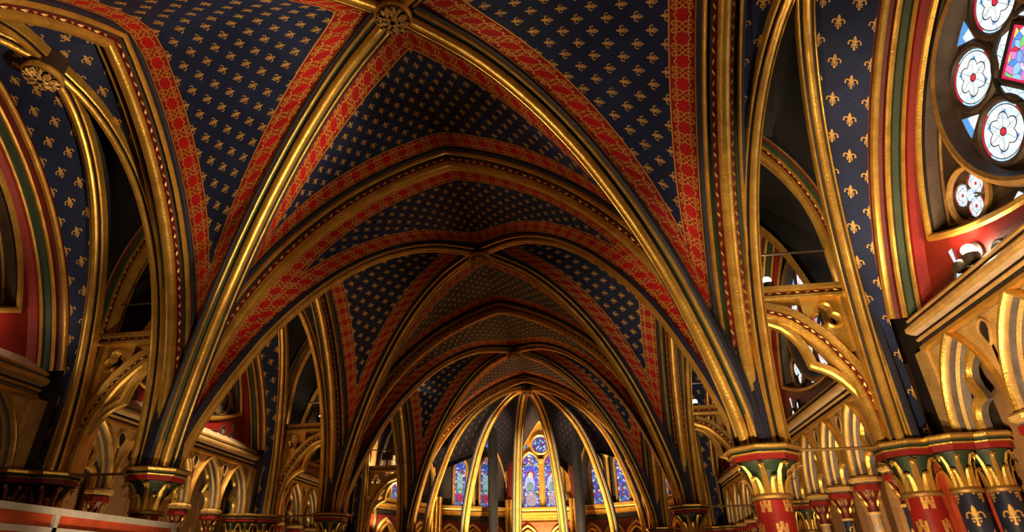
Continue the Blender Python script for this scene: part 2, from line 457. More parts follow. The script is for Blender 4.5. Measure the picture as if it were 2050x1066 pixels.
def roll(a0, a1, b0, h, n=5):
    """points of a roll bulging towards -b between a0 and a1 at depth b0"""
    c = (a0+a1)/2; r = (a1-a0)/2
    return [(c - r*math.cos(PI*i/n), b0 - h*math.sin(PI*i/n)) for i in range(n+1)]
def sym(half):     # half: list of (a, b, mat for the segment starting here); mirrored
    pts = [(a, b) for a, b, _ in half]; ms = [m for _, _, m in half[:-1]]
    left = [(-a, b) for a, b in reversed(pts)]
    return left + pts[1:], list(reversed(ms)) + ms
P_T = sym([(0, 0, GOLD), (.028, .005, GOLD), (.048, .022, GOLD), (.058, .05, GOLD), (.056, .075, DRED), (.062, .095, DRED), (.095, .09, DRED),
           (.102, .105, GREEN), (.115, .13, GREEN), (.138, .125, GREEN), (.140, .112, GOLD), (.147, .096, GOLD), (.160, .09, GOLD), (.173, .098, GOLD), (.180, .115, GOLD),
           (.181, .135, BLUE), (.215, .145, BLUE), (.222, .155, BLUE), (.222, .20, BLUE)])
P_D = sym([(0, 0, GOLD), (.024, .005, GOLD), (.042, .022, GOLD), (.050, .045, GOLD), (.046, .065, BLACK), (.050, .088, GREEN), (.080, .09, GREEN),
           (.082, .078, GOLD), (.090, .066, GOLD), (.102, .064, GOLD), (.112, .074, GOLD), (.115, .09, BLUE), (.142, .10, BLUE), (.145, .155, BLUE)])
P_A = sym([(0, 0, GOLD), (.018, .004, GOLD), (.032, .018, GOLD), (.036, .036, BLACK), (.034, .055, BLACK), (.052, .058, GOLD), (.058, .048, GOLD), (.068, .046, GOLD), (.076, .056, GOLD), (.078, .15, DRED)])

def garland(b, path, lat, ref_out, off_a, off_b, step=.095, s=1.0):
    pts = [V(p) for p in path]; L = 0; nxt = step; k = 0
    for p, q in zip(pts, pts[1:]):
        d = (q-p).length; t = (q-p).normalized()
        while L + d >= nxt:
            c = p + t*(nxt-L); o = t.cross(V(lat)).normalized(); 
            if o.dot(c - V(ref_out)) < 0: o = -o
            for sgn in off_a:
                b.lump(c + V(lat)*sgn + o*off_b, t + V(lat)*(.35 if k % 2 else -.35), -o, .034*s, .016*s, .02*s, GOLDP)
            nxt += step; k += 1
        L += d

# ------------------------------------------------------------------ floor, back wall
f = MB(); f.box((-6, -10, -FL-.1), (6, 15.5, -FL), FLOORM); tag(f.build('floor'), kind='structure')
f = MB(); f.box((-6, -9.4, -FL), (6, -9.2, 4.4), OCHRE); tag(f.build('wall_back'), kind='structure')

# ------------------------------------------------------------------ ceiling webs
ceiling = empty('ceiling', kind='structure')
def half_cell(b, P, Q, mat, swap=False, uoff=0, bulge=.0, M_=12, fs_=1.0, kq=1.0, taper=0):
    n = len(P)-1; aP = [0]; aQ = [0]
    for i in range(n): aP.append(aP[-1]+(P[i+1]-P[i]).length); aQ.append(aQ[-1]+(Q[i+1]-Q[i]).length)
    vs = []; ua = []; ub = []; uf = []
    for i in range(n+1):
        w_ = (Q[i]-P[i]).length
        for j in range(M_+1):
            s_ = j/M_; p = P[i].lerp(Q[i], s_); p.z += bulge*4*s_*(1-s_)*min(1, w_)
            vs.append(p); ua.append((aP[i]-aP[-1], s_*w_)); ub.append((aQ[i]-aQ[-1], (1-s_)*w_*kq + (taper*(min(1, (n-i)/3)-1))))
            a = (aP[i]-aP[-1]) + uoff; d = s_*w_
            uf.append((d*fs_, a*fs_) if swap else (a*fs_, d*fs_))
    fs = [(i*(M_+1)+j, i*(M_+1)+j+1, (i+1)*(M_+1)+j+1, (i+1)*(M_+1)+j) for i in range(n) for j in range(M_)]
    b.add(vs, fs, mat, {'edge_a': ua, 'edge_b': ub, 'field': uf})
def offs(curve, o):   # shift a (d, z) curve outward (away from the arch interior) in its own plane
    out = []
    for i, p in enumerate(curve):
        a = curve[max(0, i-1)]; c = curve[min(len(curve)-1, i+1)]
        t = (c[0]-a[0], c[1]-a[1]); l = math.hypot(*t); nx, nz = t[1]/l, -t[0]/l
        out.append((p[0]+nx*o, p[1]+nz*o))
    return out
NS = 34
TRo = interp(offs(TR, .185), NS); ARo = interp(offs(AR, .185), NS)
DIo = interp(offs(DIAG, .135), NS)
TRo[-1] = (0, TRo[-1][1]); ARo[-1] = (0, ARo[-1][1]); DIo[-1] = (0, DIo[-1][1])
dl = math.hypot(3, 2.3)
def bay_nave(sx, sy):
    """half cells of one quadrant of a nave bay, centred on the boss"""
    ex, ey = 3/dl*sx, 2.3/dl*sy
    def D(off):
        return [V((ex*d + off*(-ey)*1.0, ey*d + off*ex, z)) for d, z in DIo]
    # lateral direction towards the transverse arch is +y side; towards arcade is x side
    lt = V((-ex*0 + -ey*sx*sy*0, 0, 0))
    nrm = V((-ey, ex, 0))
    toT = nrm if nrm.y*sy > 0 else -nrm
    def Dl(side):
        out = []
        for k, (d, z) in enumerate(DIo):
            o_ = .14*min(1, (NS-k)/3)
            out.append(V((ex*d, ey*d, z)) + side*o_)
        return out
    b = MB()
    Tc = [V((sx*x, sy*(2.3-.215), z)) for x, z in TRo]
    half_cell(b, Tc, Dl(toT), WEB, fs_=1.25, kq=.80, taper=.14)
    c1 = b
    b = MB()
    Ac = [V((sx*(3-.215), sy*y, z)) for y, z in ARo]
    half_cell(b, Ac, Dl(-toT), WEB, kq=.68, taper=.14)
    return c1, b
ADI = ell(2.08, 3.5, NS)
def aisle_rib_pts(wall, curve=None):
    """rib from aisle boss to the column (wall=0) or to the wall shaft (wall=1); one quadrant, bay centred at 0"""
    x1 = 4.08 if wall else 3.16
    out = []
    for d, z in (curve or ADI):
        t = d/2.08; out.append(V((XB + (x1-XB)*t, d, z)))
    return out
def bay_aisle(sy):
    b1, b2, b3 = MB(), MB(), MB()
    co = interp(offs(ADI, .13), NS); co[-1] = (0, co[-1][1])
    R0 = [V((XB + (3.16-XB)*d/2.08, sy*d, z)) for d, z in co]
    R1 = [V((XB + (4.08-XB)*d/2.08, sy*d, z)) for d, z in co]
    Ac = [V((3+.215, sy*y, z)) for y, z in ARo]
    half_cell(b1, Ac, R0, WEBA, swap=True)
    Wc = [V((4.29+.12*max(0, 1-z/1.6), sy*y, z)) for y, z in interp(offs(WR, .235), NS)]
    Wc[-1].y = 0
    half_cell(b2, Wc, R1, WEBA, swap=True)
    # narrow cell towards the transverse arch
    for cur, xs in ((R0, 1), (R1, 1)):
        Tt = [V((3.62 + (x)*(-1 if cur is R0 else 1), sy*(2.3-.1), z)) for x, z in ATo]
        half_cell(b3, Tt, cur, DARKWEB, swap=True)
    return b1, b2, b3
# wall arch (formeret), aisle transverse arch
WR = interp(arc_half(2.0, 3.42), 26)
def at_curve(n=24):
    st = 2.05; h = 3.34-st; a = .44
    return [(a, 0), (a, .7), (a, 1.4), (a, st)] + [(x, z+st) for x, z in arc_half(a, h, 12)[1:]]
AT = interp(at_curve(), 30); ATo = interp(offs(AT, .16), NS); ATo[-1] = (0, ATo[-1][1])
nave_parts = [bay_nave(sx, sy) for sx in (1, -1) for sy in (1, -1)]
objs = []
for k in range(-1, 3):
    yc = BAY*k - 2.3 if True else 0
    if k == -1:
        for a, b in nave_parts:
            objs.append((a.build('vault_web', ceiling), b.build('vault_web', ceiling)))
        aisle = []
        for sy in (1, -1):
            ps = bay_aisle(sy)
            for sx in (1, -1):
                aisle += [p.build('aisle_vault_web', ceiling, sx=sx) for p in ps]
        allw = [o for pr in objs for o in pr] + aisle
        for o in allw: o.location = (0, yc, 0)
    else:
        for o in allw:
            c = o.copy(); C.objects.link(c); c.location = (0, yc, 0)

# ------------------------------------------------------------------ arches and ribs
ords = {0: 'nearest', 1: 'second', 2: 'third'}
# transverse arches of the nave
root = empty('transverse_arch', (0, 0, 0), 'gilded pointed arch across the nave, nearest and largest, springing from the foremost two columns', 'arch', 'transverse arches of the nave')
b = MB(); path = [V((x, 0, z)) for x, z in TR] + [V((-x, 0, z)) for x, z in reversed(TR[:-1])]
b.sweep(path, (0, 1, 0), P_T[0], P_T[1], ref=(0, 0, 0)); b.build('arch_moulding', root)
g = MB(); garland(g, path, (0, 1, 0), (0, 0, 0), (-.082, .082), .088); stuff(g.build('leaf_garland', root))
copy_tree(root, (0, BAY, 0), 'dim gilded pointed arch across the nave, second one in from the viewer')
copy_tree(root, (0, 2*BAY, 0), 'darkest pointed arch across the nave, the last before the apse')
# diagonal ribs
first = {}
for sx in (1, -1):
    for sy in (1, -1):
        ex, ey = 3/dl*sx, 2.3/dl*sy
        b = MB(); path = [V((ex*d, ey*d, z)) for d, z in DIAG]; path[-1] = V((ex*.12, ey*.12, DIAG[-1][1]))
        b.sweep(path, (-ey, ex, 0), P_D[0], P_D[1], ref=(0, 0, 0))
        first[sx, sy] = b
for k in range(3):
    for (sx, sy), b in first.items():
        side = 'right' if sx > 0 else 'left'
        lab = f"gilded diagonal rib of the {ords[k]} nave vault, running {side} and {'away' if sy > 0 else 'forward'} from its boss"
        if k == 0: o = b.build('diagonal_rib', loc=(0, -2.3, 0)); first[sx, sy] = o; b_o = o
        else: o = b.copy(); C.objects.link(o); o.location = (0, -2.3+BAY*k, 0)
        tag(o, lab, 'rib', 'diagonal ribs of the nave vaults')
# arcade arches
for sx in (1, -1):
    side = 'right' if sx > 0 else 'left'
    root = empty('arcade_arch', (sx*3, -2.3, 0), f'gilded lengthwise arch beside the nearest vault on the {side}, banded in green and red', 'arch', 'arcade arches between nave and aisles')
    b = MB(); path = [V((0, y, z)) for y, z in AR] + [V((0, -y, z)) for y, z in reversed(AR[:-1])]
    b.sweep(path, (1, 0, 0), P_T[0], P_T[1], ref=(0, 0, 0)); b.build('arch_moulding', root)
    g = MB(); garland(g, path, (1, 0, 0), (0, 0, 0), (-.082, .082), .088); stuff(g.build('leaf_garland', root))
    copy_tree(root, (sx*3, 2.3, 0), f'gilded lengthwise arch between the first and second columns on the {side}')
    copy_tree(root, (sx*3, 6.9, 0), f'gilded lengthwise arch beyond the second column on the {side}, furthest one')
# aisle ribs
AD = ell(2.08, 3.5, 26)
proto = {}
for sx in (1, -1):
    side = 'right' if sx > 0 else 'left'
    for sy in (1, -1):
        for wl in (0, 1):
            b = MB(); pth = [V((p.x, p.y*sy, p.z)) for p in aisle_rib_pts(wl, AD)]
            dr = (pth[0]-pth[-1]); dr.z = 0; dr.normalize(); pth[-1] += dr*.1
            b.sweep(pth, (-dr.y, dr.x, 0), P_A[0], P_A[1], ref=(XB, 0, 0))
            for k in range(3):
                if k == 0: o = b.build('aisle_rib', loc=(0, -2.3, 0), sx=sx); pr = o
                else: o = pr.copy(); C.objects.link(o); o.location = (0, -2.3+BAY*k, 0)
                tag(o, f"slender rib of the {ords[k]} {side} aisle vault, from boss to {'farther' if sy > 0 else 'nearer'} {'wall shafts' if wl else 'column'}", 'rib', 'slender ribs of the aisle vaults')
    # aisle transverse arch
    root = empty('aisle_arch', (sx*3.62, 0, 0), f'narrow tall gilded arch over the {side} aisle at the nearest column', 'arch', 'narrow arches across the aisles')
    b = MB(); path = [V((x, 0, z)) for x, z in AT] + [V((-x, 0, z)) for x, z in reversed(AT[:-1])]
    pa, pm = sym([(0, 0, GOLD), (.03, .004, GOLD), (.055, .02, GOLD), (.065, .05, DRED), (.07, .07, DRED), (.09, .07, GOLD), (.095, .06, GOLD), (.11, .06, GOLD), (.115, .08, GREEN), (.16, .105, DRED), (.185, .115, GOLD), (.195, .105, GOLD), (.205, .12, BLUE), (.207, .18, BLUE)])
    b.sweep(path, (0, 1, 0), pa, pm, ref=(0, 0, .5)); b.build('arch_moulding', root)
    g = MB(); garland(g, path, (0, 1, 0), (0, 0, .5), (-.08, .08), .07, .08, .7); stuff(g.build('leaf_garland', root))
    copy_tree(root, (sx*3.62, BAY, 0), f'narrow tall gilded arch over the {side} aisle at the second column')
    copy_tree(root, (sx*3.62, 2*BAY, 0), f'narrow tall gilded arch over the {side} aisle at the third column')
    # wall arches
    prof = [(-.16, .29), (-.16, .25), (-.13, .245), (-.13, .23), (-.115, .205), (-.09, .20), (-.07, .205), (-.065, .22), (-.035, .205), (-.03, .17), (-.015, .155), (.008, .155), (.018, .17),
            (.025, .155), (.065, .13), (.07, .10), (.08, .085), (.098, .085), (.105, .10), (.11, .07), (.14, .04), (.18, .0)]
    ms = [DRED, DRED, DRED, GOLD, GOLD, GOLD, GOLD, DRED, DRED, GOLD, GOLD, GOLD, GREEN, GREEN, GREEN, GOLD, GOLD, GOLD, RED, RED, RED]
    WRc = [p for p in interp(WR, 60) if p[1] > .98]
    b = MB(); path = [V((0, y, z)) for y, z in WRc] + [V((0, -y, z)) for y, z in reversed(WRc[:-1])]
    b.sweep(path, (1, 0, 0), prof, ms, ref=(0, 0, 0))
    for k in range(3):
        if k == 0: o = b.build('wall_arch', loc=(sx*4.44, -2.3, 0), sx=sx); pr = o
        else: o = pr.copy(); C.objects.link(o); o.location = (sx*4.44, -2.3+BAY*k, 0)
        tag(o, f'striped gold, red and green arch framing the {ords[k]} window bay of the {side} wall', 'arch', 'striped wall arches around the windows')

# ------------------------------------------------------------------ bosses
def leaf_mesh(name, l, wd, curl, mat, tip=True):
    b = MB(); n = 6; vs = []
    for i in range(n+1):
        t = i/n; ww = wd*math.sin(PI*min(1, .12+.88*t))**.6*(1-.35*t); z = curl*t*t; y = l*t
        vs += [(-ww, y, z), (0, y, z + wd*.45), (ww, y, z)]
    fs = []
    for i in range(n):
        a = i*3; fs += [(a, a+1, a+4, a+3), (a+1, a+2, a+5, a+4)]
    b.add(vs, fs, mat); return b
def make_boss(r, nl, label, loc, mat=GOLD, h=.22):
    root = empty('keystone_boss', loc, label, 'boss')
    b = MB(); b.lathe([(r*.86, h), (r*.9, .09), (r*1.04, .075), (r*1.08, .05), (r*1.04, .03), (r*.95, .02), (r*.93, .0)], GOLDD, 24,
                      mats=[STONE, DRED, GOLD, GOLD, GOLD, GOLDD]); b.build('drum', root)
    b = MB(); b.disc(r*.95, .012, BLACK, 24); b.build('face_plate', root)
    lm = leaf_mesh('leaf', r*.36, r*.12, -.02, GOLDP).build('leaf', root)
    rng = random.Random(3)
    lst = [(rad, a0, n) for rad, a0, n in ((.64, 0, 18), (.42, .3, 13), (.16, .1, 8))]
    fi = True
    for rad, a0, n in lst:
        for i in range(n):
            a = a0 + 2*PI*i/n + rng.uniform(-.08, .08)
            o = lm if fi else lm.copy()
            if not fi: C.objects.link(o)
            fi = False
            o.parent = root
            o.rotation_euler = (PI + rng.uniform(-.15, .25), rng.uniform(-.35, .35), a + PI + rng.uniform(-.75, .75))
            o.location = (r*rad*math.cos(a+PI/2)*.95, r*rad*math.sin(a+PI/2)*.95, -.012 - .02*(1-rad))
    for i in range(18):
        a = 2*PI*i/18; bb = MB(); bb.lump((r*.86*math.cos(a), r*.86*math.sin(a), -.004), (math.cos(a), math.sin(a), 0), (0, 0, -1), r*.09, r*.05, r*.06, GOLDP) if i == 0 else None
        if i == 0: pet = bb.build('rim_petal', root)
        else:
            c = pet.copy(); C.objects.link(c); c.parent = root; c.rotation_euler = (0, 0, a)
    return root
B0 = make_boss(.165, 12, 'round gilded boss carved with leaves, largest, at top of the nearest nave vault', (0, -2.3, 3.49))
copy_tree(B0, (0, 2.3, 3.49), 'dim carved boss at the crown of the second nave vault')
copy_tree(B0, (0, 6.9, 3.49), 'small dark boss at the crown of the third nave vault')
for sx, side in ((1, 'right'), (-1, 'left')):
    ab = make_boss(.17, 12, f'round carved boss of the nearest {side} aisle vault', (sx*XB, -2.3, 3.36), h=.3)
    copy_tree(ab, (sx*XB, 2.3, 3.36), f'round carved boss of the second {side} aisle vault')
    copy_tree(ab, (sx*XB, 6.9, 3.36), f'round carved boss of the third {side} aisle vault')

# ------------------------------------------------------------------ columns and capitals
def oct_prof(b, layers, mats, ph=PI/8, n=8, cx=0, cy=0):
    b.lathe(layers, mats[0], n, ph=ph, cx=cx, cy=cy, mats=mats)
def crocket(l, mat=GOLD, wd=.02):
    """stalk rising and curling outwards to a knob; local +x is outwards"""
    b = MB(); pts = [(0, 0, 0), (.008, 0, l*.35), (.03, 0, l*.65), (.075, 0, l*.86), (.11, 0, l*.90), (.12, 0, l*.80)]
    vs = []
    for i, (x, y, z) in enumerate(pts):
        ww = wd*(1.35, 1.2, 1.0, .8, .7, .5)[i]; vs += [(x-.006, -ww, z), (x+.014, 0, z+.004), (x-.006, ww, z)]
    b.add(vs, [f for i in range(5) for f in ((i*3, i*3+1, i*3+4, i*3+3), (i*3+1, i*3+2, i*3+5, i*3+4))], mat)
    c = V((.118, 0, l*.82))
    for d in ((1, 0, 0), (-.3, 1, .2), (-.3, -1, .2), (0, 0, -1)):
        b.lump(c + V(d)*.008, V(d), V((.5, .2, .8)), .022, .016, .016, mat)
    return b
CROCK = None
def capital(root, x, y, rs, rt, zn, zt, nl, bell_mat=GREEN, ab=(.0), abm=None, ph=PI/8, small=False):
    """necking, bell, leaves, abacus (zt..0)"""
    b = MB(); b.lathe([(rs, zn-.025), (rs+.018, zn-.018), (rs+.022, zn), (rs+.012, zn+.018), (rs, zn+.02)], GOLDD, 16, cx=x, cy=y); nk = b
    b = MB(); h = zt-zn; b.lathe([(rs*.98, zn+.01), (rs*1.0, zn+h*.45), (rs*1.12, zn+h*.75), (rt*.88, zn+h*.93), (rt*.92, zt)], bell_mat, 16, cx=x, cy=y); root = b.build('capital', root); nk.build('necking', root)
    key = ('c', round(h, 2), nl)
    ls = []
    for tier, (sc_h, off) in enumerate(((1.0, 0), (.58, .5))):
        for i in range(nl):
            a = 2*PI*(i+off)/nl + ph
            if key not in CACHE: o = crocket(h, GOLD).build('leaf', root); CACHE[key] = o.data
            else: o = bpy.data.objects.new('leaf', CACHE[key]); C.objects.link(o); o.parent = root
            o.location = (x+rs*1.0*math.cos(a), y+rs*1.0*math.sin(a), zn+.01)
            o.rotation_euler = (0, 0, a); q = max(.45, (rt-rs)/.115); o.scale = (q*(1 if tier == 0 else .62), (1.15 if not small else .8), sc_h)
    return root
CACHE = {}
def abacus_mesh(b, x, y, R, zt, ph=PI/8):
    oct_prof(b, [(R*.80, zt), (R*.86, zt+.004), (R*.86, zt*.62), (R*.93, zt*.60), (R*.95, zt*.52), (R*.90, zt*.45), (R*.90, zt*.33), (R*1.0, zt*.28), (R*1.02, zt*.12), (R*.98, 0), (0.01, 0)],
             [DRED, RED, GOLDD, GOLD, GREEN, GREEN, GOLDD, GOLD, GOLDD, BLACK], ph=ph, cx=x, cy=y)
def make_column(loc, label):
    root = empty('column', loc, label, 'column', 'round painted columns of the nave')
    b = MB(); b.lathe([(.15, .28), (.15, FL-.44)], SH_CASTLE, 24, uvs=True); b.build('shaft', root)
    b = MB(); oct_prof(b, [(.30, 0), (.30, .14), (.25, .16), (.25, .2), (.19, .24), (.15, .28)], [STONE]*5); b.build('base', root)
    capital(root, 0, 0, .15, .27, FL-.41, FL-.13, 8)
    b = MB(); abacus_mesh(b, 0, 0, .33, -.13)
    for v_ in b.v: v_.z += FL
    b.build('abacus', root)
    b = MB(); b.lathe([(.20, FL), (.20, FL+.9), (.12, FL+1.5), (.02, FL+1.7)], BLACK, 12); b.build('springer_core', root)
    return root
cl = {0: 'nearest', 1: 'second', 2: 'third'}
col0 = None
for k in range(3):
    for sx, side in ((1, 'right'), (-1, 'left')):
        lab = f"{'red round column with gold castles' if sx > 0 else 'red round column with gilded leaf capital'}, {cl[k]} one on the {side} of the nave"
        if col0 is None: col0 = make_column((3.0*sx, BAY*k, -FL), lab)
        else: copy_tree(col0, (3.0*sx, BAY*k, -FL), lab)
# wall responds: cluster of a red shaft and four blue ones
SHP = [(4.20, 0, .135, SH_CASTLE, .24), (4.43, -.22, .095, SH_FLEUR, .19), (4.43, .22, .095, SH_FLEUR, .19), (4.67, -.26, .095, SH_FLEUR, .19), (4.67, .26, .095, SH_FLEUR, .19)]
def make_respond(sx, label):
    root = empty('wall_shafts', (sx*4.2, 0, -FL), label, 'pillar', 'clustered wall shafts')
    for i, (x, y, r, mt, R) in enumerate(SHP):
        X = (x-4.2)*sx
        b = MB(); b.lathe([(r, .25), (r, FL-.44)], mt, 20, cx=X, cy=y, uvs=True); b.build('shaft', root)
        b = MB(); oct_prof(b, [(r+.1, 0), (r+.1, .12), (r+.05, .16), (r, .25)], [STONE]*3, cx=X, cy=y); b.build('base', root)
        capital(root, X, y, r, R*.88, FL-.42, FL-.13, 8, small=i > 0)
        b = MB(); abacus_mesh(b, X, y, R*1.18, -.13)
        for v_ in b.v: v_.z += FL
        b.build('abacus', root)
    b = MB(); b.box(((.12)*1, -.16, 0), (.72, .16, FL-.02), ORED); b.box((.34, -.10, FL-.02), (.75, .10, FL+.68), BLACK)
    b.build('pilaster', root, sx=sx)
    return root
for sx, side in ((1, 'right'), (-1, 'left')):
    r0 = make_respond(sx, f'cluster of red and blue wall shafts, nearest one on the {side} wall')
    copy_tree(r0, (sx*4.2, BAY, -FL), f'cluster of painted wall shafts, second one on the {side} wall')
    copy_tree(r0, (sx*4.2, 2*BAY, -FL), f'cluster of painted wall shafts, third one on the {side} wall')

# ------------------------------------------------------------------ braces across the aisles
def bridge(b, outer, inner, mat, thick_dir=None):
    n = len(outer); b.add(list(outer)+list(inner), [(i, (i+1) % n, n+(i+1) % n, n+i) for i in range(n)], mat)
def quatre(cx, cz, r, n=48, k=4, ph=0, amp=.45):
    """closed foil outline in the xz plane: union outline of k circles"""
    out = []; rc = r*.52; rd = r*.48
    for i in range(n):
        t = 2*PI*i/n + ph; best = rd*.6
        for j in range(k):
            a = 2*PI*j/k; dx, dz = rd*math.cos(a), rd*math.sin(a)
            bq = dx*math.cos(t-ph)+dz*math.sin(t-ph); disc = bq*bq-(rd*rd-rc*rc)
            if disc > 0: best = max(best, bq+math.sqrt(disc))
        out.append((cx+best*math.cos(t), cz+best*math.sin(t)))
    return out
def make_brace(sx, label):
    root = empty('aisle_brace', (0, 0, 0), label, 'brace', 'openwork braces across the aisles')
    Y = .085
    # horizontal beam
    b = MB(); pr = [(-Y, -.075), (-Y*1.15, -.06), (-Y*1.15, -.03), (-Y*.8, -.02), (-Y*.8, .02), (-Y*1.15, .035), (-Y*1.15, .075), (Y*1.15, .075), (Y*1.15, .035), (Y*.8, .02), (Y*.8, -.02), (Y*1.15, -.03), (Y*1.15, -.06), (Y, -.075), (-Y, -.075)]
    ms = [GOLD, GOLD, GOLD, DRED, GOLD, GOLD, GOLD, GOLD, GOLD, DRED, GOLD, GOLD, GOLD, GOLD]
    b.sweep([V((3.26, 0, 1.49)), V((4.10, 0, 1.49))], (0, 1, 0), pr, ms, outs=(0, 0, 1)); b.build('beam', root, sx=sx)
    g = MB()
    for i in range(9): 
        for s_ in (-1, 1): g.lump((3.30+i*.09, s_*Y*.85, 1.49), (1, 0, .3 if i % 2 else -.3), (0, s_, 0), .034, .016, .018, GOLD)
    # arch
    AC = smooth_curve([(3.28, 1.265), (3.333, 1.243), (3.49, 1.183), (3.618, 1.067), (3.738, .931), (3.843, .755), (3.923, .60), (3.975, .38), (3.995, .18), (4.0, 0)], 26)
    path = [V((x, 0, z)) for x, z in AC]
    pr = [(-Y*.5, -.035), (-Y*.8, -.02), (-Y*.95, .01), (-Y*.8, .035), (-Y*.62, .045), (-Y*.62, .085), (-Y*.95, .095), (-Y*.95, .15), (Y*.95, .15), (Y*.95, .095), (Y*.62, .085), (Y*.62, .045), (Y*.8, .035), (Y*.95, .01), (Y*.8, -.02), (Y*.5, -.035), (-Y*.5, -.035)]
    ms = [GOLD]*4 + [DRED] + [GOLD]*5 + [DRED] + [GOLD]*5
    b = MB(); b.sweep(path, (0, 1, 0), pr, ms, ref=(3.2, 0, 0)); b.build('brace_arch', root, sx=sx)
    garland(g, path, (0, 1, 0), (3.2, 0, 0), (-Y*.72, Y*.72), .065, .075, .85)
    # stem along the respond, with garland
    b = MB(); b.box((4.03, -Y*.9, .3), (4.09, Y*.9, 1.43), GOLD); b.build('upright', root, sx=sx)
    stuff(g.build('leaf_garland', root, sx=sx))
    # cusped inner member
    CU = [(3.30, 1.20), (3.42, 1.145), (3.51, 1.06), (3.57, .95), (3.60, .84), (3.618, .735), (3.69, .71), (3.77, .665), (3.85, .59), (3.92, .49), (3.965, .40)]
    b = MB(); b.sweep([V((x, 0, z)) for x, z in interp(CU, 24)], (0, 1, 0), [(-.045, 0), (-.03, -.022), (0, -.032), (.03, -.022), (.045, 0), (.045, .05), (0, .07), (-.045, .05), (-.045, 0)], GOLD, ref=(3.3, 0, .3)); b.build('cusp', root, sx=sx)
    # tracery plate with foil opening
    cx, cz = 3.862, 1.225
    inner = quatre(cx, cz, .125, 40, 3, ph=PI/2)
    outer = []
    for (x, z) in inner:
        t = math.atan2(z-cz, x-cx); c, s_ = math.cos(t), math.sin(t); best = 9
        if c > 0: best = min(best, (4.06-cx)/c)
        if s_ > 0: best = min(best, (1.43-cz)/s_)
        # brace arch line
        for (p, q) in zip(AC, AC[1:]):
            px, pz = p[0]+.10, p[1]+.09; qx, qz = q[0]+.10, q[1]+.09
            den = c*(qz-pz)-s_*(qx-px)
            if abs(den) < 1e-9: continue
            tt = ((px-cx)*(qz-pz)-(pz-cz)*(qx-px))/den; uu = ((px-cx)*s_-(pz-cz)*c)/den
            if tt > 0 and -.01 <= uu <= 1.01: best = min(best, tt)
        if c < 0: best = min(best, (cx-3.66)/-c)
        best = min(best, .40); outer.append((cx+best*c, cz+best*s_))
    b = MB(); n = len(inner)
    for y in (-.045, .045): bridge(b, [(x, y, z) for x, z in outer], [(x, y, z) for x, z in inner], GOLD)
    b.add([(x, -.045, z) for x, z in inner]+[(x, .045, z) for x, z in inner], [(i, (i+1) % n, n+(i+1) % n, n+i) for i in range(n)], GOLDD)
    b.build('tracery_plate', root, sx=sx)
    b = MB(); b.tube([V((x, 0, z)) for x, z in quatre(cx, cz, .145, 40, 3, ph=PI/2)], .028, GOLD, 8, True, lat=(0, 1, 0)); 
    for v_ in b.v: v_.y *= 2.2
    b.build('foil_ring', root, sx=sx)
    return root
for sx, side in ((1, 'right'), (-1, 'left')):
    r0 = make_brace(sx, f'gilded openwork half-arch brace with trefoil, spanning the {side} aisle at the nearest column')
    copy_tree(r0, (0, BAY, 0), f'gilded openwork half-arch brace spanning the {side} aisle at the second column')
    copy_tree(r0, (0, 2*BAY, 0), f'gilded openwork half-arch brace spanning the {side} aisle at the third column')
    for k in range(3):
        b = MB(); b.tube([V((3.27, 0, -.02)), V((4.02, 0, -.02))], .014, BROWN, 8)
        tag(b.build('tie_rod', loc=(0, BAY*k, 0), sx=sx), f'thin gilt tie rod from the {ords[k]} column to the {side} wall', 'rod', 'low tie rods across the aisles')
        b = MB(); b.tube([V((3.17, 0, 1.98)), V((4.08, 0, 1.98))], .014, IRON, 8)
        tag(b.build('iron_bar', loc=(0, BAY*k, 0), sx=sx), f'thin iron bar high across the {side} aisle above the {ords[k]} brace', 'rod', 'high iron bars across the aisles')

# ------------------------------------------------------------------ walls and blind arcades
XA = 4.46           # front of blind arcade
def make_wall(sx, name):
    b = MB()
    root = empty(name, (0, 0, 0), kind='structure')
    for k in range(-1, 3):
        b = MB(); yc = BAY*k-2.3
        b.box((4.86, yc-2.3, -FL), (5.1, yc+2.3, .85), OCHRE); b.build('wall_panel', root, sx=sx)
    for k in range(-1, 4):
        b = MB(); yc = BAY*k
        b.box((4.53, yc-.34, -.05), (5.1, yc+.34, 1.35), BLACK); b.build('pier', root, sx=sx)
    return root
WALLS = {1: make_wall(1, 'wall_right'), -1: make_wall(-1, 'wall_left')}
AP = .80; NA = 5
def poly_arch(a, h, n=14):   # full pointed outline from right springing to left
    H = arc_half(a, h, n); return H + [(-x, z) for x, z in reversed(H[:-1])]
def trefoil(a, h):           # inner cusped line, right springing to left
    R = [(a, -.0), (a*.99, .10), (a*.92, .17), (a*.76, .225), (a*.52, .25), (a*.66, .33), (a*.72, .42), (a*.62, .50), (a*.38, .57), (0, h)]
    R = interp(R, 26); return R + [(-x, z) for x, z in reversed(R[:-1])]
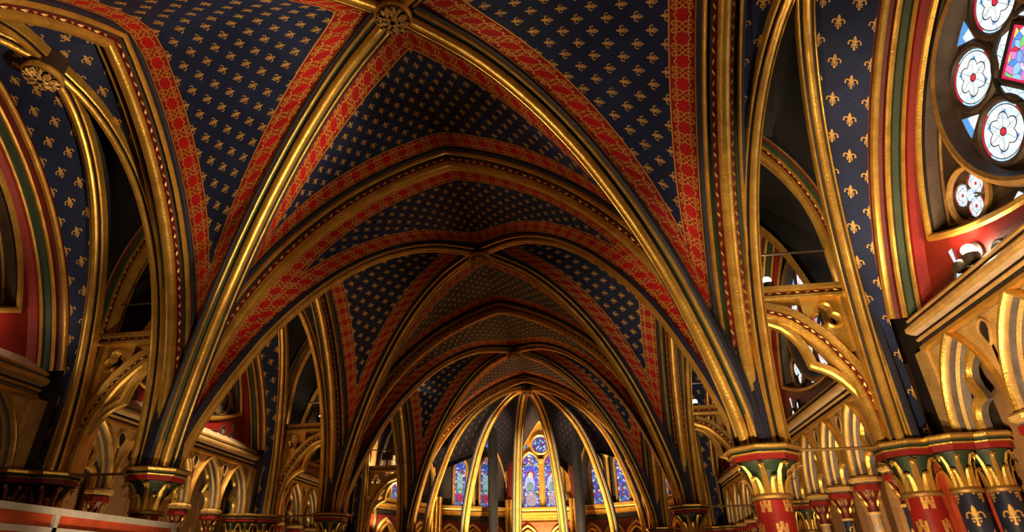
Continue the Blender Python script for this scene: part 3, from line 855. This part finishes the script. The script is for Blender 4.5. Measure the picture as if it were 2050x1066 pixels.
def make_arcade(sx, label):
    root = empty('blind_arcade', (0, 0, 0), label, 'arcade', 'blind arcades with cusped arches')
    PLATE = None
    for i in range(NA):
        yc = (i-2)*AP; last = i == NA-1
        loc = (0, yc, 0)
        def bd(b, nm):
            key = ('arc', nm, sx)
            if key not in CACHE: o = b().build(nm, root, loc=loc, sx=sx); CACHE[key] = o.data
            else: o = bpy.data.objects.new(nm, CACHE[key]); C.objects.link(o); o.parent = root; o.location = loc
        def m_arch():
            b = MB(); A = poly_arch(.345, .70)
            pr = [(.13, .0), (.10, .005), (.07, .015), (.062, .0), (.035, .01), (.03, .035), (.0, .03), (-.035, .04), (-.05, .055), (-.05, .075), (-.02, .085), (.05, .09)]
            pr = [(x, y-.02) for x, y in pr]
            ms = [GREY, GREY, GREY, GOLDP, GREY, GREY, GOLDP, GOLD, GOLD, GOLD, GOLDP]
            b.sweep([V((XA+.03, y, z)) for y, z in A], (1, 0, 0), pr, ms, ref=(XA, 0, -.3)); return b
        def m_cusp():
            b = MB(); A = trefoil(.32, .64)
            pr = [(.07, -.02), (.0, -.045), (-.035, -.03), (-.045, .0), (-.03, .03), (.02, .07), (.07, .07)]
            b.sweep([V((XA+.17, y, z)) for y, z in A], (1, 0, 0), pr, [GREY, GOLD, GOLD, GOLD, GOLD, GREY], ref=(XA, 0, -.3)); return b
        def m_sp():
            b = MB(); A = poly_arch(.365, .73, 12); n = len(A)
            for X, mt in ((XA+.03, GOLDP),):
                vs = [(X, y, z) for y, z in A] + [(X, max(-.40, min(.40, y*1.10)), .76) for y, z in A]
                b.add(vs, [(j, j+1, n+j+1, n+j) for j in range(n-1)], mt)
            # back of the niche head with cusped silhouette
            A = trefoil(.32, .64); n = len(A)
            B_ = poly_arch(.36, .72, 26); B_ = interp(B_, n-1)
            b.add([(XA+.19, y, z) for y, z in A] + [(XA+.19, y, z) for y, z in B_], [(j, j+1, n+j+1, n+j) for j in range(n-1)], GREY)
            return b
        def m_panel():
            b = MB(); b.box((XA+.36, -.37, -1.9), (XA+.40, .37, .72), ORED if False else OCHRE); return b
        bd(m_arch, 'arch'); bd(m_cusp, 'cusped_arch'); bd(m_sp, 'spandrel'); bd(m_panel, 'niche_panel')
    for i in range(NA-1):
        yc = (i-1.5)*AP
        b = MB(); q = [(-.06, .60), (-.055, .66), (0, .70), (.055, .66), (.06, .60), (0, .50)]
        b.tube([V((XA+.02, yc+y, z)) for y, z in smooth_curve(q+[q[0]], 30)[:-1]], .012, GOLDP, 6, True, lat=(1, 0, 0)); b.build('carved_trefoil', root, sx=sx)
        b = MB(); n = 12; b.add([(XA+.022, yc+y*.85, .6+(z-.6)*.85) for y, z in smooth_curve(q+[q[0]], n)[:-1]], [tuple(range(n))], BLACK); b.build('hollow_shade_patch', root, sx=sx)  # flat dark patch painted for the shade inside the carved trefoil
        b = MB(); x = (XA+.12)*sx
        b.lathe([(.055, -1.9), (.055, -.40)], SH_FLEURP if i % 2 else SH_FLEUR, 14, cx=x, cy=yc, uvs=True); b.build('colonnette', root)
        b = MB(); b.lathe([(.055, -.41), (.072, -.405), (.072, -.385), (.055, -.38)], GOLDP, 14, cx=x, cy=yc); b.build('necking', root)
        b = MB(); b.lathe([(.055, -.38), (.06, -.26), (.09, -.19), (.115, -.16)], DRED, 14, cx=x, cy=yc)
        b.build('bell', root)
        g = MB()
        for tr in range(2):
            for j in range(8):
                a = 2*PI*(j+tr*.5)/8; cx_, cy_ = x+math.cos(a)*(.085+.02*(1-tr)), yc+math.sin(a)*(.085+.02*(1-tr)); z = -.20-.09*tr
                g.lump((cx_, cy_, z), (math.cos(a)*.4, math.sin(a)*.4, 1), (math.cos(a), math.sin(a), 0), .045, .022, .02, GOLD)
        g.build('leaf_cluster', root)
        b = MB(); oct_prof(b, [(.12, -.16), (.14, -.155), (.14, -.10), (.125, -.095), (.125, -.075), (.165, -.06), (.17, -.03), (.15, -.01), (.13, 0)], [RED, RED, RED, GREY, GOLDP, GOLDP, GOLDP, GOLDP], cx=x, cy=yc); b.build('abacus', root)
    for q in (-1, 1):
        b = MB(); b.box((XA+.01, min(q*1.98, q*2.16), -.0), (XA+.22, max(q*1.98, q*2.16), .76), GOLDP); b.build('end_jamb', root, sx=sx)
    # cornice
    b = MB(); pr = [(.20, .44), (.02, .30), (-.005, .292), (-.012, .275), (0, .262), (.015, .255), (.02, .235), (-.03, .225), (-.05, .20), (-.05, .17), (-.02, .15), (.035, .14), (.045, .12), (.02, .11), (.01, .095), (.03, .08), (.05, .075), (.05, .06), (.03, .05), (.015, .03), (.02, .005), (.06, -.01), (.12, -.02)]
    ms = [CREAM, GOLDP, GOLDP, GOLDP, GREY, GREY, CREAM, GOLDP, GOLDP, GOLDP, CREAM, BLACK, GOLDP, GOLDP, GOLDP, BLACK, GREY, GOLD, GOLD, GOLD, GOLD, GREY]
    b.sweep([V((4.42, -2.0, .74)), V((4.42, 2.0, .74))], (1, 0, 0), pr, ms, outs=(0, 0, 1)); b.build('cornice', root, sx=sx)
    return root
for sx, side in ((1, 'right'), (-1, 'left')):
    a0 = make_arcade(sx, f'row of cusped blind arches under a ledge, nearest bay of the {side} wall'); a0.location = (0, -2.3, 0)
    copy_tree(a0, (0, 2.3, 0), f'row of cusped blind arches under a ledge, second bay of the {side} wall')
    copy_tree(a0, (0, 6.9, 0), f'row of cusped blind arches under a ledge, third bay of the {side} wall')

# ------------------------------------------------------------------ windows: rose in a curved triangle
def curved_tri(yh, z0, zt, sag, n=20, grow=0):
    """closed outline (y, z): corners (-yh, z0), (yh, z0), (0, zt)"""
    def arc(p, q, s):
        out = []
        mx, mz = (p[0]+q[0])/2, (p[1]+q[1])/2; dx, dz = q[0]-p[0], q[1]-p[1]; L = math.hypot(dx, dz)
        nx, nz = dz/L, -dx/L
        for i in range(n):
            t = i/n; k = 4*t*(1-t)*s; out.append((p[0]+dx*t+nx*k, p[1]+dz*t+nz*k))
        return out
    A, B, T = (-yh-grow, z0-grow*.6), (yh+grow, z0-grow*.6), (0, zt+grow)
    return arc(A, B, sag) + arc(B, T, .27) + arc(T, A, .27)
RC, RR = 2.19, .86
def ray_poly(c, s, cy, cz, P):
    best = 1e9; n = len(P)
    for i in range(n):
        p, q = P[i], P[(i+1) % n]; den = c*(q[1]-p[1])-s*(q[0]-p[0])
        if abs(den) < 1e-12: continue
        t = ((p[0]-cy)*(q[1]-p[1])-(p[1]-cz)*(q[0]-p[0]))/den; u = ((p[0]-cy)*s-(p[1]-cz)*c)/den
        if t > 0 and -1e-6 <= u <= 1+1e-6: best = min(best, t)
    return best
XR = 4.61
def pane(name, root, outline, x, mat, cy, cz, s, sx):
    b = MB(); n = len(outline); vs = [(x, cy, cz)] + [(x, y, z) for y, z in outline]
    b.add(vs, [(0, i+1, (i+1) % n+1) for i in range(n)], mat, {'field': [(0, 0)] + [((y-cy)/s, (z-cz)/s) for y, z in outline]})
    return b.build(name, root, sx=sx, smooth=False)
def circ(cy, cz, r, n=28): return [(cy+r*math.cos(2*PI*i/n), cz+r*math.sin(2*PI*i/n)) for i in range(n)]
def make_window(sx, name, lit, simple=False):
    root = empty(name, (0, 0, 0), kind='structure')
    gf, gb, gp, gs = (G_FOIL, G_BORD, G_PALE, G_SCENE) if lit else (G_DULL,)*4
    # red wall around the opening
    tri = curved_tri(1.55, 1.61, 3.34, .36)
    fo = [(y, z) for y, z in WR] + [(-y, z) for y, z in reversed(WR[:-1])]
    fo = [(y*1.04, z*1.03) for y, z in fo]
    fo = [p for p in fo if p[1] > .9]; fo = fo + [(fo[-1][0], .7), (0, .7), (fo[0][0], .7)]
    n = 120; outer = []; inner = []
    for i in range(n):
        t = 2*PI*i/n; c, s_ = math.cos(t), math.sin(t)
        ro = ray_poly(c, s_, 0, RC, fo); ri = ray_poly(c, s_, 0, RC, tri)
        inner.append((XR, c*ri, RC+s_*ri)); outer.append((XR, c*max(ro, ri), RC+s_*max(ro, ri)))
    b = MB(); bridge(b, outer, inner, RED)
    b.add([tuple(p) for p in inner] + [(XR+.22, p[1], p[2]) for p in inner], [(i, (i+1) % n, n+(i+1) % n, n+i) for i in range(n)], STONE)
    b.build('wall_face', root, sx=sx)
    # frame mouldings of the curved triangle
    b = MB(); pr = [(-.01, .02), (-.035, -.0), (-.035, -.03), (-.01, -.05), (.02, -.045), (.05, -.06), (.10, -.075), (.10, -.10), (.115, -.12), (.14, -.12), (.15, -.10), (.2, -.12)]
    ms = [GOLD, GOLD, GOLD, BLACK, STONE, STONE, STONE, GOLDD, GOLDD, GOLDD, STONE]
    b.sweep([V((XR, y, z)) for y, z in tri], (1, 0, 0), pr, ms, ref=(XR, 0, RC), closed=True); b.build('frame', root, sx=sx)
    # rose rings
    X2 = XR+.06
    b = MB(); pr = [(.05, .07), (-.03, .06), (-.07, .045), (-.085, .01), (-.07, -.02), (-.03, -.03), (.0, -.05), (.03, -.06), (.05, -.085), (.08, -.085)]
    b.sweep([V((X2, y, z)) for y, z in circ(0, RC, RR, 64)], (1, 0, 0), pr, [STONE, GOLDD, GOLDD, GOLDD, STONE, STONE, STONE, STONE, STONE], ref=(X2, 0, RC), closed=True); b.build('rose_ring', root, sx=sx)
    # dark tracery plate behind
    b = MB(); b.add([(X2+.052, y, z) for y, z in tri], [tuple(range(len(tri)))], STONE); b.build('tracery_plate', root, sx=sx, smooth=False)
    XP = X2+.045
    for j in range(6):
        a = PI/6 + j*PI/3; cy, cz = .56*math.cos(a), RC+.56*math.sin(a)
        # ring of each foil
        b = MB(); b.tube([V((X2+.05, y, z)) for y, z in circ(cy, cz, .252, 26)], .032, STONE, 7, True, lat=(1, 0, 0)); b.build('foil_ring', root, sx=sx)
        pane('pane', root, circ(cy, cz, .225), XP, gf, cy, cz, .225, sx)
        # small glass between foils and the great ring
        a2 = a + PI/6; d = .66
        tr = [(math.cos(a2-.13)*.78, RC+math.sin(a2-.13)*.78), (math.cos(a2)*.80, RC+math.sin(a2)*.80), (math.cos(a2+.13)*.78, RC+math.sin(a2+.13)*.78), (math.cos(a2)*.60, RC+math.sin(a2)*.60)]
        pane('pane', root, tr, XP, gb, math.cos(a2)*.66, RC+math.sin(a2)*.66, .07, sx)
    q0 = -math.radians(35)
    for j in range(4):          # segments between the figure square and the centre ring
        a3 = q0 + j*PI/2
        seg = [(.315*math.cos(a3+t), RC+.315*math.sin(a3+t)) for t in [(-.68+.136*i) for i in range(11)]]
        pane('pane', root, seg, XP, gb, .24*math.cos(a3), RC+.24*math.sin(a3), .2, sx)
    b = MB(); b.tube([V((X2+.035, y, z)) for y, z in circ(0, RC, .325, 40)], .018, LEAD, 6, True, lat=(1, 0, 0)); b.build('centre_ring', root, sx=sx)
    sq = [(.28*math.cos(q0+PI/4+i*PI/2), RC+.28*math.sin(q0+PI/4+i*PI/2)) for i in range(4)]
    b = MB(); n = 4; vs = [(XP-.004, 0, RC)] + [(XP-.004, y, z) for y, z in sq]
    b.add(vs, [(0, i+1, (i+1) % n+1) for i in range(n)], gs, {'field': [(0, 0), (1, 1), (-1, 1), (-1, -1), (1, -1)]}); b.build('figure_pane', root, sx=sx, smooth=False)
    b = MB(); b.sweep([V((XP-.012, y, z)) for y, z in sq], (1, 0, 0), [(-.01, -.012), (-.01, .012), (.01, .012)], LEAD, ref=(XP, 0, RC), closed=True); b.build('figure_pane_frame', root, sx=sx)
    # corner quatrefoils
    for s_ in (-1, 1):
        cy, cz = 1.04*s_, 1.72
        for j in range(3):
            a = (.55+2*PI*j/3) if s_ > 0 else (PI-.55-2*PI*j/3); py, pz = cy+.105*math.cos(a), cz+.105*math.sin(a)
            b = MB(); b.tube([V((X2+.06, y, z)) for y, z in circ(py, pz, .105, 20)], .02, STONE, 6, True, lat=(1, 0, 0)); b.build('foil_ring', root, sx=sx)
            pane('pane', root, circ(py, pz, .092), XP, gf, py, pz, .092, sx)
        pane('pane', root, circ(cy, cz, .05), XP-.01, gb, cy, cz, .05, sx)
        b = MB(); b.tube([V((X2+.02, y, z)) for y, z in circ(cy, cz, .235, 30)], .026, GOLDD, 6, True, lat=(1, 0, 0)); b.build('foil_ring', root, sx=sx)
        tr = [(s_*.78, 1.40), (s_*.52, 1.32), (s_*.62, 1.46)]
        pane('pane', root, tr, XP, gb, s_*.64, 1.4, .1, sx)
        # lower lights under the curved base
        for (dy, dz, r) in ((1.36, 1.14, .07), (.86, 1.10, .06), (1.10, 1.22, .05)):
            b = MB(); b.tube([V((XR-.015, y, z)) for y, z in circ(s_*dy, dz, r+.02, 22)], .018, STONE, 6, True, lat=(1, 0, 0)); b.build('small_light_ring', root, sx=sx)
            pane('pane', root, circ(s_*dy, dz, r), XR-.012, gp, s_*dy, dz, r, sx)
        sp = [(s_*1.40, 1.40), (s_*1.345, 1.40), (s_*1.36, 1.24), (s_*1.385, 1.24)]
        pane('pane', root, sp, XR-.008, gp, s_*1.37, 1.3, .1, sx)
    # top small light
    b = MB(); b.tube([V((X2+.05, y, z)) for y, z in circ(0, 3.10, .09, 20)], .022, STONE, 6, True, lat=(1, 0, 0)); b.build('foil_ring', root, sx=sx)
    pane('pane', root, circ(0, 3.10, .075), XP, gf, 0, 3.1, .075, sx)
    return root
for sx, nm in ((1, 1), (-1, 4)):
    w0 = make_window(sx, f'window_{nm}', sx > 0); w0.location = (0, -2.3, 0)
    for k in (1, 2):
        c = copy_tree(w0, (0, -2.3+BAY*k, 0)); c.name = f'window_{nm+k}'

# ------------------------------------------------------------------ apse
AC0 = V((0, 9.75, 0)); RI, RO = 2.72, 4.35
APD = smooth_curve([(2.66, -.2), (2.64, .2), (2.52, .8), (2.33, 1.4), (2.0, 2.2), (1.55, 2.82), (1.0, 3.24), (.5, 3.46), (0, 3.52)], 30)
angs = [6, 42, 76, 104, 138, 174]
nm = {6: 'far right', 42: 'second from right', 76: 'right of centre', 104: 'left of centre', 138: 'second from left', 174: 'far left'}
for an in angs:
    a = math.radians(an); e = V((math.cos(a), math.sin(a), 0))
    b = MB(); path = [e*d + V((0, 0, z)) for d, z in APD]; path[-1] = e*.1 + V((0, 0, 3.52))
    b.sweep(path, (-e.y, e.x, 0), P_D[0], P_D[1], ref=(0, 0, 0))
    tag(b.build('apse_rib', loc=AC0), f'bright gilded rib fanning down from the apse boss, {nm[an]}', 'rib', 'ribs fanning over the apse')
    root = empty('apse_column', AC0 + e*2.72 + V((0, 0, -FL)), f'slim column below the {nm[an]} apse rib', 'column', 'slim columns around the apse')
    b = MB(); b.lathe([(.11, .25), (.11, FL-.6)], SH_CASTLE, 18, uvs=True); b.build('shaft', root)
    b = MB(); oct_prof(b, [(.22, 0), (.22, .12), (.16, .16), (.11, .25)], [STONE]*3); b.build('base', root)
    b = MB(); oct_prof(b, [(.11, FL-.6), (.12, FL-.4), (.22, FL-.28), (.24, FL-.24), (.24, FL-.17), (.01, FL-.17)], [GOLD, GOLD, RED, GOLD, GOLD]); b.build('capital', root)
ap = make_boss(.15, 10, 'dark boss where the apse ribs meet', AC0 + V((0, 0, 3.42)))
# dark columns behind
for x, s_ in ((-1.42, 'left'), (1.17, 'right')):
    root = empty('dark_column', (x, 12.8, -FL), f'plain dark column behind the apse ribs, {s_} of the central window', 'column', 'plain dark apse columns')
    b = MB(); b.lathe([(.15, .2), (.15, FL+3.3)], NEARBLACK, 20); b.build('shaft', root)
    b = MB(); oct_prof(b, [(.24, 0), (.24, .12), (.15, .2)], [STONE]*2); b.build('base', root)
wa = empty('wall_apse', AC0, kind='structure')
win_no = 7
lab_w = ['far right', 'right', 'central', 'left', 'far left']
for i in range(5):
    a0, a1 = math.radians(angs[i]), math.radians(angs[i+1])
    p0 = V((math.cos(a0), math.sin(a0), 0))*RO; p1 = V((math.cos(a1), math.sin(a1), 0))*RO
    mid = (p0+p1)/2; u = (p1-p0).normalized(); hw = (p1-p0).length/2; nn = V((-mid.x, -mid.y, 0)).normalized()
    def P(x, z, d=0): return mid + u*x + nn*d + V((0, 0, z))
    b = MB(); b.add([P(-hw, -FL), P(hw, -FL), P(hw, 3.9), P(-hw, 3.9)], [(0, 1, 2, 3)], GOLD if i == 2 else BLACK); b.build('wall_panel', wa)  # side panels near black: their shade is put into the colour
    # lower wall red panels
    b = MB(); b.add([P(-hw, -1.9, .03), P(hw, -1.9, .03), P(hw, .55, .03), P(-hw, .55, .03)], [(0, 1, 2, 3)], ORED if i == 2 else DRED); b.build('red_panel', wa)  # darker red on the sides stands in for shade
    # webs
    st = 1.2; wh = hw-.12
    half = [(wh, 0), (wh, st)] + [(x, z+st) for x, z in arc_half(wh, 3.66-st, 14)[1:]]; half = interp(half, 30)
    for s_, aa in ((-1, a0), (1, a1)):
        e = V((math.cos(aa), math.sin(aa), 0)); sd = (mid.normalized() - e*mid.normalized().dot(e)).normalized()
        hi = [p for p in APD if p[1] > 1.9]; hi = interp(hi, 24); Q = [e*(d+.05) + sd*.10 + V((0, 0, z+.12)) for d, z in hi]; Q[-1] = V((0, 0, 3.62))
        Pp = [P(s_*x, z, .1) for x, z in interp([p for p in half if p[1] > 1.9], 24)]
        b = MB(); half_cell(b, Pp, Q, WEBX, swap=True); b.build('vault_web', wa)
    # wall arch
    b = MB(); path = [P(x, z, .1) for x, z in half] + [P(-x, z, .1) for x, z in reversed(half[:-1])]
    b.sweep(path, nn, [(-.08, -.02), (.0, -.02), (.03, -.0), (.03, .03), (.06, .04), (.06, .09)], [GOLD, GOLD, DRED, GOLD, GREEN], ref=P(0, 1, .1)); b.build('wall_arch', wa)
    # cornice
    b = MB(); b.sweep([P(-hw, .70, .03), P(hw, .70, .03)], nn, [(0, 0), (.08, .02), (.06, .06), (.12, .09), (.12, .13), (.08, .15), (.10, .19), (.16, .22), (.16, .27), (0, .30)], [GOLD, GOLD, GOLD, GOLD, DRED, GOLD, GOLD, GOLD, STONE], outs=(0, 0, 1)); b.build('cornice', wa)
    # blind arches below
    for x in (-.62, .12, .86) if i != 2 else (-.40, .60):
        x = x - (.12 if i != 2 else .1) + (.0)
        for rr, dd, mt in ((.36, .05, GOLDP), (.27, .08, GOLD)):
            A = [(rr, -.8), (rr, -.1)] + [(q, z-.1) for q, z in arc_half(rr, rr*1.5, 10)[1:]]; A = A + [(-q, z) for q, z in reversed(A[:-1])]
            b = MB(); b.sweep([P(x+q, z, dd) for q, z in A], nn, [(-.05, -.03), (0, -.035), (.035, -.01), (.035, .03), (0, .05), (-.05, .05)], mt, ref=P(x, -.3, dd)); b.build('blind_arch', wa)
        for q in (-.46, .46) if False else (.48,):
            b = MB(); b.tube([P(x+q, -1.9, .08), P(x+q, -.15, .08)], .05, GOLD, 10); b.build('colonnette', wa)
    # window
    wr = empty(f'window_{win_no}', AC0, kind='structure'); win_no += 1
    lw, zc, zs = (.285 if i == 2 else .2), (2.25 if i == 2 else 2.05), 1.0
    for k, x0 in enumerate((-.36, .36)):
        if i != 2: x0 *= 1.2
        H = [(lw, zs), (lw, zc)] + [(q, z+zc) for q, z in arc_half(lw, .40, 10)[1:]]
        out = H + [(-q, z) for q, z in reversed(H[:-1])]
        n = len(out); b = MB()
        b.add([P(x0, 1.7, .02)] + [P(x0+q, z, .02) for q, z in out], [(0, j+1, (j+1) % n+1) for j in range(n)],
              G_LAN if i == 2 else (G_LANP if i == 3 else G_APSE), {'field': [(0, .7)] + [(q, z-zs) for q, z in out]})
        b.build('pane', wr, smooth=False)
        b = MB(); b.sweep([P(x0+q, z, .03) for q, z in out], nn, [(-.02, -.02), (.05, -.02), (.08, .02), (.05, .06), (-.02, .06)], GOLD if i == 2 else GOLDD, ref=P(x0, 1.7, .03), closed=False); b.build('tracery', wr)
        for z in (1.45, 1.0+1.25):
            b = MB(); b.tube([P(x0-lw, z, .03), P(x0+lw, z, .03)], .012, LEAD, 6); b.build('glazing_bar', wr)
    b = MB(); b.tube([P(0, .98, .10), P(0, 2.35, .10)], .045, GOLD, 10); b.build('mullion', wr)
    b = MB(); b.lathe([(.045, 2.28), (.09, 2.38), (.09, 2.42), (.045, 2.43)], GOLD, 10)
    for v_ in b.v: v_ += mid + nn*.10
    b.build('mullion_capital', wr)
    R = .27; cc = 2.90; n = 26
    b = MB(); b.add([P(0, cc, .02)] + [P(R*math.cos(2*PI*j/n), cc+R*math.sin(2*PI*j/n), .02) for j in range(n)], [(0, j+1, (j+1) % n+1) for j in range(n)], G_APSE,
          {'field': [(0, 0)] + [(R*math.cos(2*PI*j/n), R*math.sin(2*PI*j/n)) for j in range(n)]}); b.build('rose_pane', wr, smooth=False)
    b = MB(); b.sweep([P(R*math.cos(2*PI*j/n), cc+R*math.sin(2*PI*j/n), .03) for j in range(n)], nn, [(-.02, -.01), (.05, -.01), (.08, .03), (.05, .07), (-.02, .07)], GOLD if i == 2 else GOLDD, ref=P(0, cc, .03), closed=True); b.build('rose_ring', wr)
    for s_ in (-1, 1):   # small spandrel lights
        b = MB(); b.add([P(s_*.42, 2.82, .02), P(s_*.62, 2.74, .02), P(s_*.50, 3.02, .02)], [(0, 1, 2)], G_APSE, {'field': [(0, 0), (.2, 0), (.1, .2)]}); b.build('pane', wr, smooth=False)
    # outer wall shafts at the vertices
for an in angs[1:-1]:
    a = math.radians(an); e = V((math.cos(a), math.sin(a), 0))
    b = MB()
    for dx in (-.13, 0, .13):
        b.lathe([(.055, -FL), (.055, 1.2)], GOLD, 10, cx=(e*4.15).x - e.y*dx, cy=(e*4.15).y + e.x*dx)
    b.lathe([(.14, -FL), (.14, 3.2)], DRED, 10, cx=(e*4.27).x, cy=(e*4.27).y)
    b.build('wall_shaft', wa)
# flanking walls between the last bay and the apse
for sx, side in ((1, 'right'), (-1, 'left')):
    b = MB(); b.box((4.3, 9.2, -FL), (4.45, 10.3, 3.9), GOLDD if sx < 0 else OCHRE); b.build('wall_panel', WALLS[sx], sx=sx)
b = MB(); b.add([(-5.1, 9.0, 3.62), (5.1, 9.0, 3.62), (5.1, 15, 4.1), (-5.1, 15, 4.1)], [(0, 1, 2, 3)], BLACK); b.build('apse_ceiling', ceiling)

# ------------------------------------------------------------------ lamps
def lamp(loc, aim, label, e, r=.045, cone=True):
    root = empty('spotlight', loc, label, 'lamp')
    b = MB(); b.lathe([(.002, 0), (.03, 0), (.03, .01), (.012, .015), (.012, .06), (.05, .07), (.062, .12), (.055, .14)], IRON, 14); b.build('housing', root)
    b = MB(); n = 10
    prof = [(r*math.sin(PI*i/8), .125 + r - r*math.cos(PI*i/8)) for i in range(9)]
    b.lathe([(max(.001, q), z) for q, z in prof], BULB, 14); b.build('bulb', root)
    spot(V(loc)+V((0, 0, .24)), V(loc)+V(aim), e, 150, r=.05)
    return root
lamp((3.47, .14, 1.57), (-.1, .2, 2), 'glowing spotlight on the brace beam beside the nearest right column', 8)
lamp((3.37, 4.6, 1.48), (-.2, -.4, 2), 'glowing spotlight on the brace beam at the second right column', 8)
lamp((4.50, -1.27, 1.035), (-.2, .3, 2), 'largest bright spotlight on the ledge below the near rose window', 26, .05)
lamp((4.50, -1.13, 1.035), (-.2, .3, 2), 'small bright spotlight beside the largest one on the ledge', 5, .022)
lamp((-4.47, -1.05, 1.04), (.2, .3, 2), 'small spotlight on the left wall ledge at the picture edge', 3, .035)
lamp((-3.47, 4.66, 1.57), (.0, .5, 2), 'spotlight on the brace beam beside the second left column', 14, .025)
root = empty('floodlight', (-3.62, 9.2, 1.57), 'small black box floodlight on the third left brace', 'lamp')
b = MB(); b.box((-.12, -.08, .14), (.12, .08, .32), BLACK); b.build('housing', root)
b = MB(); b.box((-.02, -.02, 0), (.02, .02, .14), IRON); b.build('bracket', root)
spot((-4.1, 10.0, .3), (-4.0, 12, 2.6), 60, 140)
point((-3.7, 10.2, 1.7), 40)

# ------------------------------------------------------------------ pale frame with red panels, lower left
root = empty('display_stand', (-2.65, -1.5, -FL), 'pale metal framed stand with orange red panels at the lower left corner', 'stand')
def rail(y0, y1, z0, z1, x0=-.02, x1=.03, m=WHITEM, nme='rail'):
    b = MB(); b.box((x0, y0, z0), (x1, y1, z1), m); b.build(nme, root, smooth=False)
rail(-2.2, 1.50, FL-.565, FL-.517)
rail(-2.2, 1.50, FL-.70, FL-.655)
for y in (-2.2, -.72+.72+.03, 1.46): rail(y, y+.04, 0, FL-.565, nme='post')
for y0, y1 in ((-2.16, .03), (.07, 1.46)):
    rail(y0, y1, FL-.655, FL-.565, -.012, -.002, ORED, 'panel'); rail(y0, y1, .3, FL-.70, -.012, -.002, ORED, 'panel')
b = MB(); b.box((-.5, -2.2, 0), (-.46, 1.5, FL-.6), BROWN); b.build('back_board', root)

# ------------------------------------------------------------------ lift everything so that the floor is at z = 0
for o in sc.objects:
    if o.parent is None and o.type in ('MESH', 'EMPTY'): o.location.z += FL
